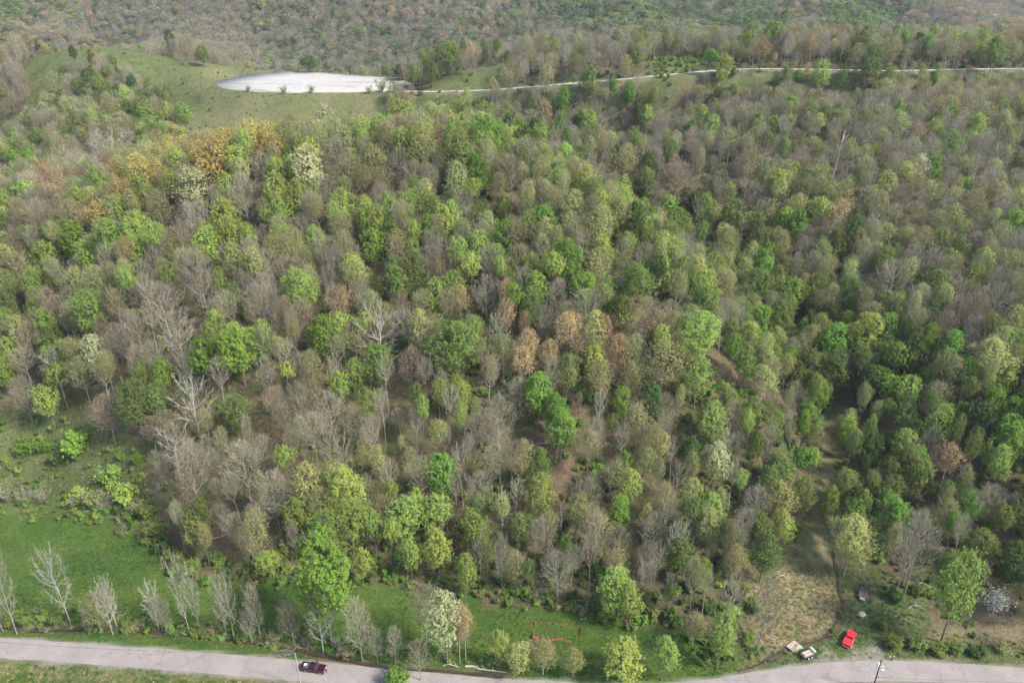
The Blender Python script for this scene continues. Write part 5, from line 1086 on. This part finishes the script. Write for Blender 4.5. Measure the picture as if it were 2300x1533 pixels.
# logs, dead snags, brush heaps, stones
def limb(bm, P_, r0, r1, n=7):
    for i in range(len(P_) - 1):
        a, b = i / (len(P_) - 1), (i + 1) / (len(P_) - 1); cyl(bm, P_[i], P_[i + 1], r0 + (r1 - r0) * a, r0 + (r1 - r0) * b, n)
mlog, mlogd = simple('weathered_log', (.46, .41, .34), .9, var=.3), simple('brown_log', (.20, .14, .10), .9, var=.3)
LOGS = [((1045, 1497), (1075, 1506), (1137, 1511), .28, mlog, 'long pale fallen log on the verge below the two tan trees'), ((990, 1499), (1010, 1496), (1032, 1499), .16, mlog, 'short pale log behind the verge under the silvery tree'),
 ((1283, 1378), (1300, 1364), (1324, 1369), .13, mlog, 'forked white branch on the grass above the orange fencing'), ((1265, 1358), (1300, 1352), (1350, 1357), .12, mlog, 'pale thin fallen trunk at the wood edge above the fencing'),
 ((1118, 1120), (1170, 1085), (1220, 1065), .22, mlog, 'long pale fallen trunk lying up the middle of the lower slope'), ((1345, 900), (1365, 908), (1382, 915), .22, mlogd, 'dark fallen trunk below the orange-tan grove'),
 ((1300, 935), (1322, 925), (1345, 917), .22, mlogd, 'second dark fallen trunk crossing below the orange-tan grove'), ((1180, 1012), (1210, 1000), (1240, 996), .2, mlog, 'weathered log beside the dirt track'),
 ((565, 1245), (580, 1215), (592, 1190), .2, mlogd, 'reddish fallen trunk on the bare slope foot above the left field'), ((425, 1214), (470, 1216), (520, 1200), .16, mlog, 'long curved pale branch lying at the left slope foot'),
 ((830, 1184), (860, 1130), (880, 1085), .17, mlog, 'thin fallen trunk propped up the slope above the silvery roadside tree'), ((940, 1112), (955, 1098), (965, 1085), .15, mlog, 'broken pale trunk beside the vivid yellow-green tree'),
 ((1742, 1302), (1752, 1297), (1763, 1292), .16, mlog, 'short pale log at the top of the straw patch'), ((1370, 1182), (1400, 1166), (1425, 1158), .2, mlogd, 'arched leaning dead trunk in the lower middle wood'),
 ((2060, 1310), (2080, 1318), (2092, 1324), .2, mlog, 'pale log in the scrub right of the dark trailer'), ((2038, 1368), (2052, 1364), (2070, 1362), .12, mlog, 'thin pale branch in the scrub behind the red pickup')]
for a, b, c, r, m_l, lab in LOGS:
    P_ = []
    for k, q in enumerate((a, b, c)): g = on_ground(*q); P_.append(Vector(g) + Vector((0, 0, .25 + (.5 if k == 1 else 0))))
    P_.insert(1, (P_[0] + P_[1]) / 2 + Vector((.2, .3, .1)))
    def lf_(bm):
        limb(bm, P_, r, r * .45)
        for k in range(4): s = P_[2].lerp(P_[3], k / 4); limb(bm, [s, s + Vector((R_.uniform(-1, 1), R_.uniform(-.6, 1.2), R_.uniform(.1, .9)))], r * .4, r * .15, 5)
    tag(bm_obj('fallen_log', lf_, m_l), lab, 'fallen log', 'fallen trunks and branches')
def snag(bx, by, ty, lab, fork, r=.22, tilt=(0, 0)):
    g = on_ground(bx, by); rr = ray(bx, ty); t = g[1] / rr[1]; Hh = CAMH + rr[2] * t - g[2]; b0 = Vector(g); tp = b0 + Vector((tilt[0], tilt[1], Hh))
    def f(bm):
        m1 = b0.lerp(tp, .45) + Vector((.25, 0, 0)); m2 = b0.lerp(tp, .75) + Vector((-.15, 0, 0)); limb(bm, [b0 - Vector((0, 0, .3)), m1, m2, tp], r, r * .4)
        for k in range(fork): s = b0.lerp(tp, R_.uniform(.5, .9)); a = R_.uniform(0, 6.28); l = Hh * .12; limb(bm, [s, s + Vector((math.cos(a) * l, math.sin(a) * l, l * .8))], r * .4, r * .12, 5)
    tag(bm_obj('dead_snag', f, simple('bleached_wood', (.62, .59, .54), .9, var=.15)), lab, 'dead tree', 'standing dead trunks')
snag(1868, 402, 294, 'tall bleached dead trunk standing high on the right hillside', 3, .3, (2.0, 0)); snag(1259, 1190, 1130, 'short forked white snag on the lower middle slope', 2, .2)
snag(2070, 505, 450, 'pale leaning dead trunk mid-way up the right hillside', 2, .25, (-1.2, 0)); snag(1200, 618, 540, 'pale bare trunk below the bright green crown of the spur', 3, .25, (1.5, 0)); snag(1128, 1180, 1090, 'slender pale dead trunk left of the dirt track', 4, .18)
def brush(bx, by, wpx, lab, n=46):
    g = on_ground(bx, by); s = wpx / (FPX / proj(g)[2])
    def f(bm):
        for k in range(n):
            p = Vector((g[0] + R_.gauss(0, s * .22), g[1] + R_.gauss(0, .9), 0)); p.z = float(gz(p.x, p.y)) + R_.uniform(.05, .7); a = R_.gauss(0, .5) + (math.pi if R_.random() < .5 else 0); l = R_.uniform(1.2, 3.8)
            limb(bm, [p, p + Vector((math.cos(a) * l * .5, math.sin(a) * l * .5, R_.uniform(-.1, .35))), p + Vector((math.cos(a) * l, math.sin(a) * l, R_.uniform(-.2, .7)))], R_.uniform(.03, .09), .015, 4)
    tag(bm_obj('brush_pile', f, simple('brush_wood', (.24, .185, .145), .9, var=.4)), lab, 'brush pile', 'heaps of cut brush')
brush(1165, 1318, 130, 'long heap of dead brush at the wood edge left of the fencing'); brush(1345, 1362, 110, 'heap of dead brush at the wood edge above the fencing'); brush(900, 1300, 90, 'brown brush heap at the wood edge above the silvery tree')
brush(505, 1205, 100, 'tangle of dead branches above the left field corner'); brush(2020, 1310, 110, 'tangle of dead brush between the two pale bare trees', 40)
brush(945, 1105, 90, 'heap of broken branches under the vivid yellow-green tree', 34); brush(645, 1470, 60, 'brush and leaf heap on the ditch bank left of the maroon pickup', 26)
def stone(bx, by, s, lab, m=simple('field_stone', (.42, .37, .32), .9, var=.3)):
    g = on_ground(bx, by)
    def f(bm):
        bmesh.ops.create_icosphere(bm, subdivisions=2, radius=1)
        for v in bm.verts: v.co *= R_.uniform(.8, 1.1); v.co.x *= s * R_.uniform(.95, 1.05); v.co.y *= s * .7; v.co.z *= s * .5
    o = bm_obj('stone', f, m); o.location = (g[0], g[1], g[2] + s * .2); o.rotation_euler = (0, 0, R_.uniform(0, 3)); tag(o, lab, 'stone', 'stones on the ground')
stone(1988, 1377, .62, 'largest grey stone in the scrub right of the trailer'); stone(2002, 1385, .42, 'grey stone just right of the largest stone'); stone(2012, 1384, .36, 'small pale stone in the middle of the stone row')
stone(2037, 1386, .45, 'pale stone at the right end of the stone row'); stone(1966, 1386, .34, 'brown stone at the left end of the stone row'); stone(1829, 1440, .4, 'pale stone by the ditch behind the aluminium box')
# bare sandy heap in the grass
def sand(bm):
    n = 22; c = bm.verts.new((0, 0, .16)); r1 = [bm.verts.new((math.cos(i * 2 * math.pi / n) * .7, math.sin(i * 2 * math.pi / n) * .65, .13)) for i in range(n)]
    r2 = [bm.verts.new((math.cos(i * 2 * math.pi / n) * (1.15 + .25 * math.sin(i * 2.3)), math.sin(i * 2 * math.pi / n) * (1.05 + .2 * math.sin(i * 1.7 + 1)), -.12)) for i in range(n)]
    for i in range(n): j = (i + 1) % n; bm.faces.new([c, r1[i], r1[j]]); bm.faces.new([r1[i], r2[i], r2[j], r1[j]])
q = W(1936, 1381); put('sand_heap', sand, simple('pink_sand', (.62, .47, .38), .95, var=.2, scale=4), (q[0], q[1], float(gz(q[0], q[1]))), .3, 'low pinkish sand heap in the grass below the dark trailer', 'sand heap', 0)

# ------------------------------------------------------------------ the air
hm = bpy.data.materials.new('haze'); hm.use_nodes = True; hn = hm.node_tree; hn.nodes.remove(hn.nodes['Principled BSDF'])
pv_ = hn.nodes.new('ShaderNodeVolumePrincipled'); pv_.inputs['Color'].default_value = (.86, .91, 1.0, 1); pv_.inputs['Density'].default_value = 0.00007; pv_.inputs['Anisotropy'].default_value = .2
hn.links.new(pv_.outputs[0], hn.nodes['Material Output'].inputs['Volume'])
hz_ = bm_obj('haze', lambda bm: box(bm, -1560, 1560, -60, 2360, float(ZZ.min()) - 1.5, max(float(ZZ.max()) + 26, 154)), hm); tag(hz_, 'thin pale air over the whole valley', 'haze', kind='stuff')
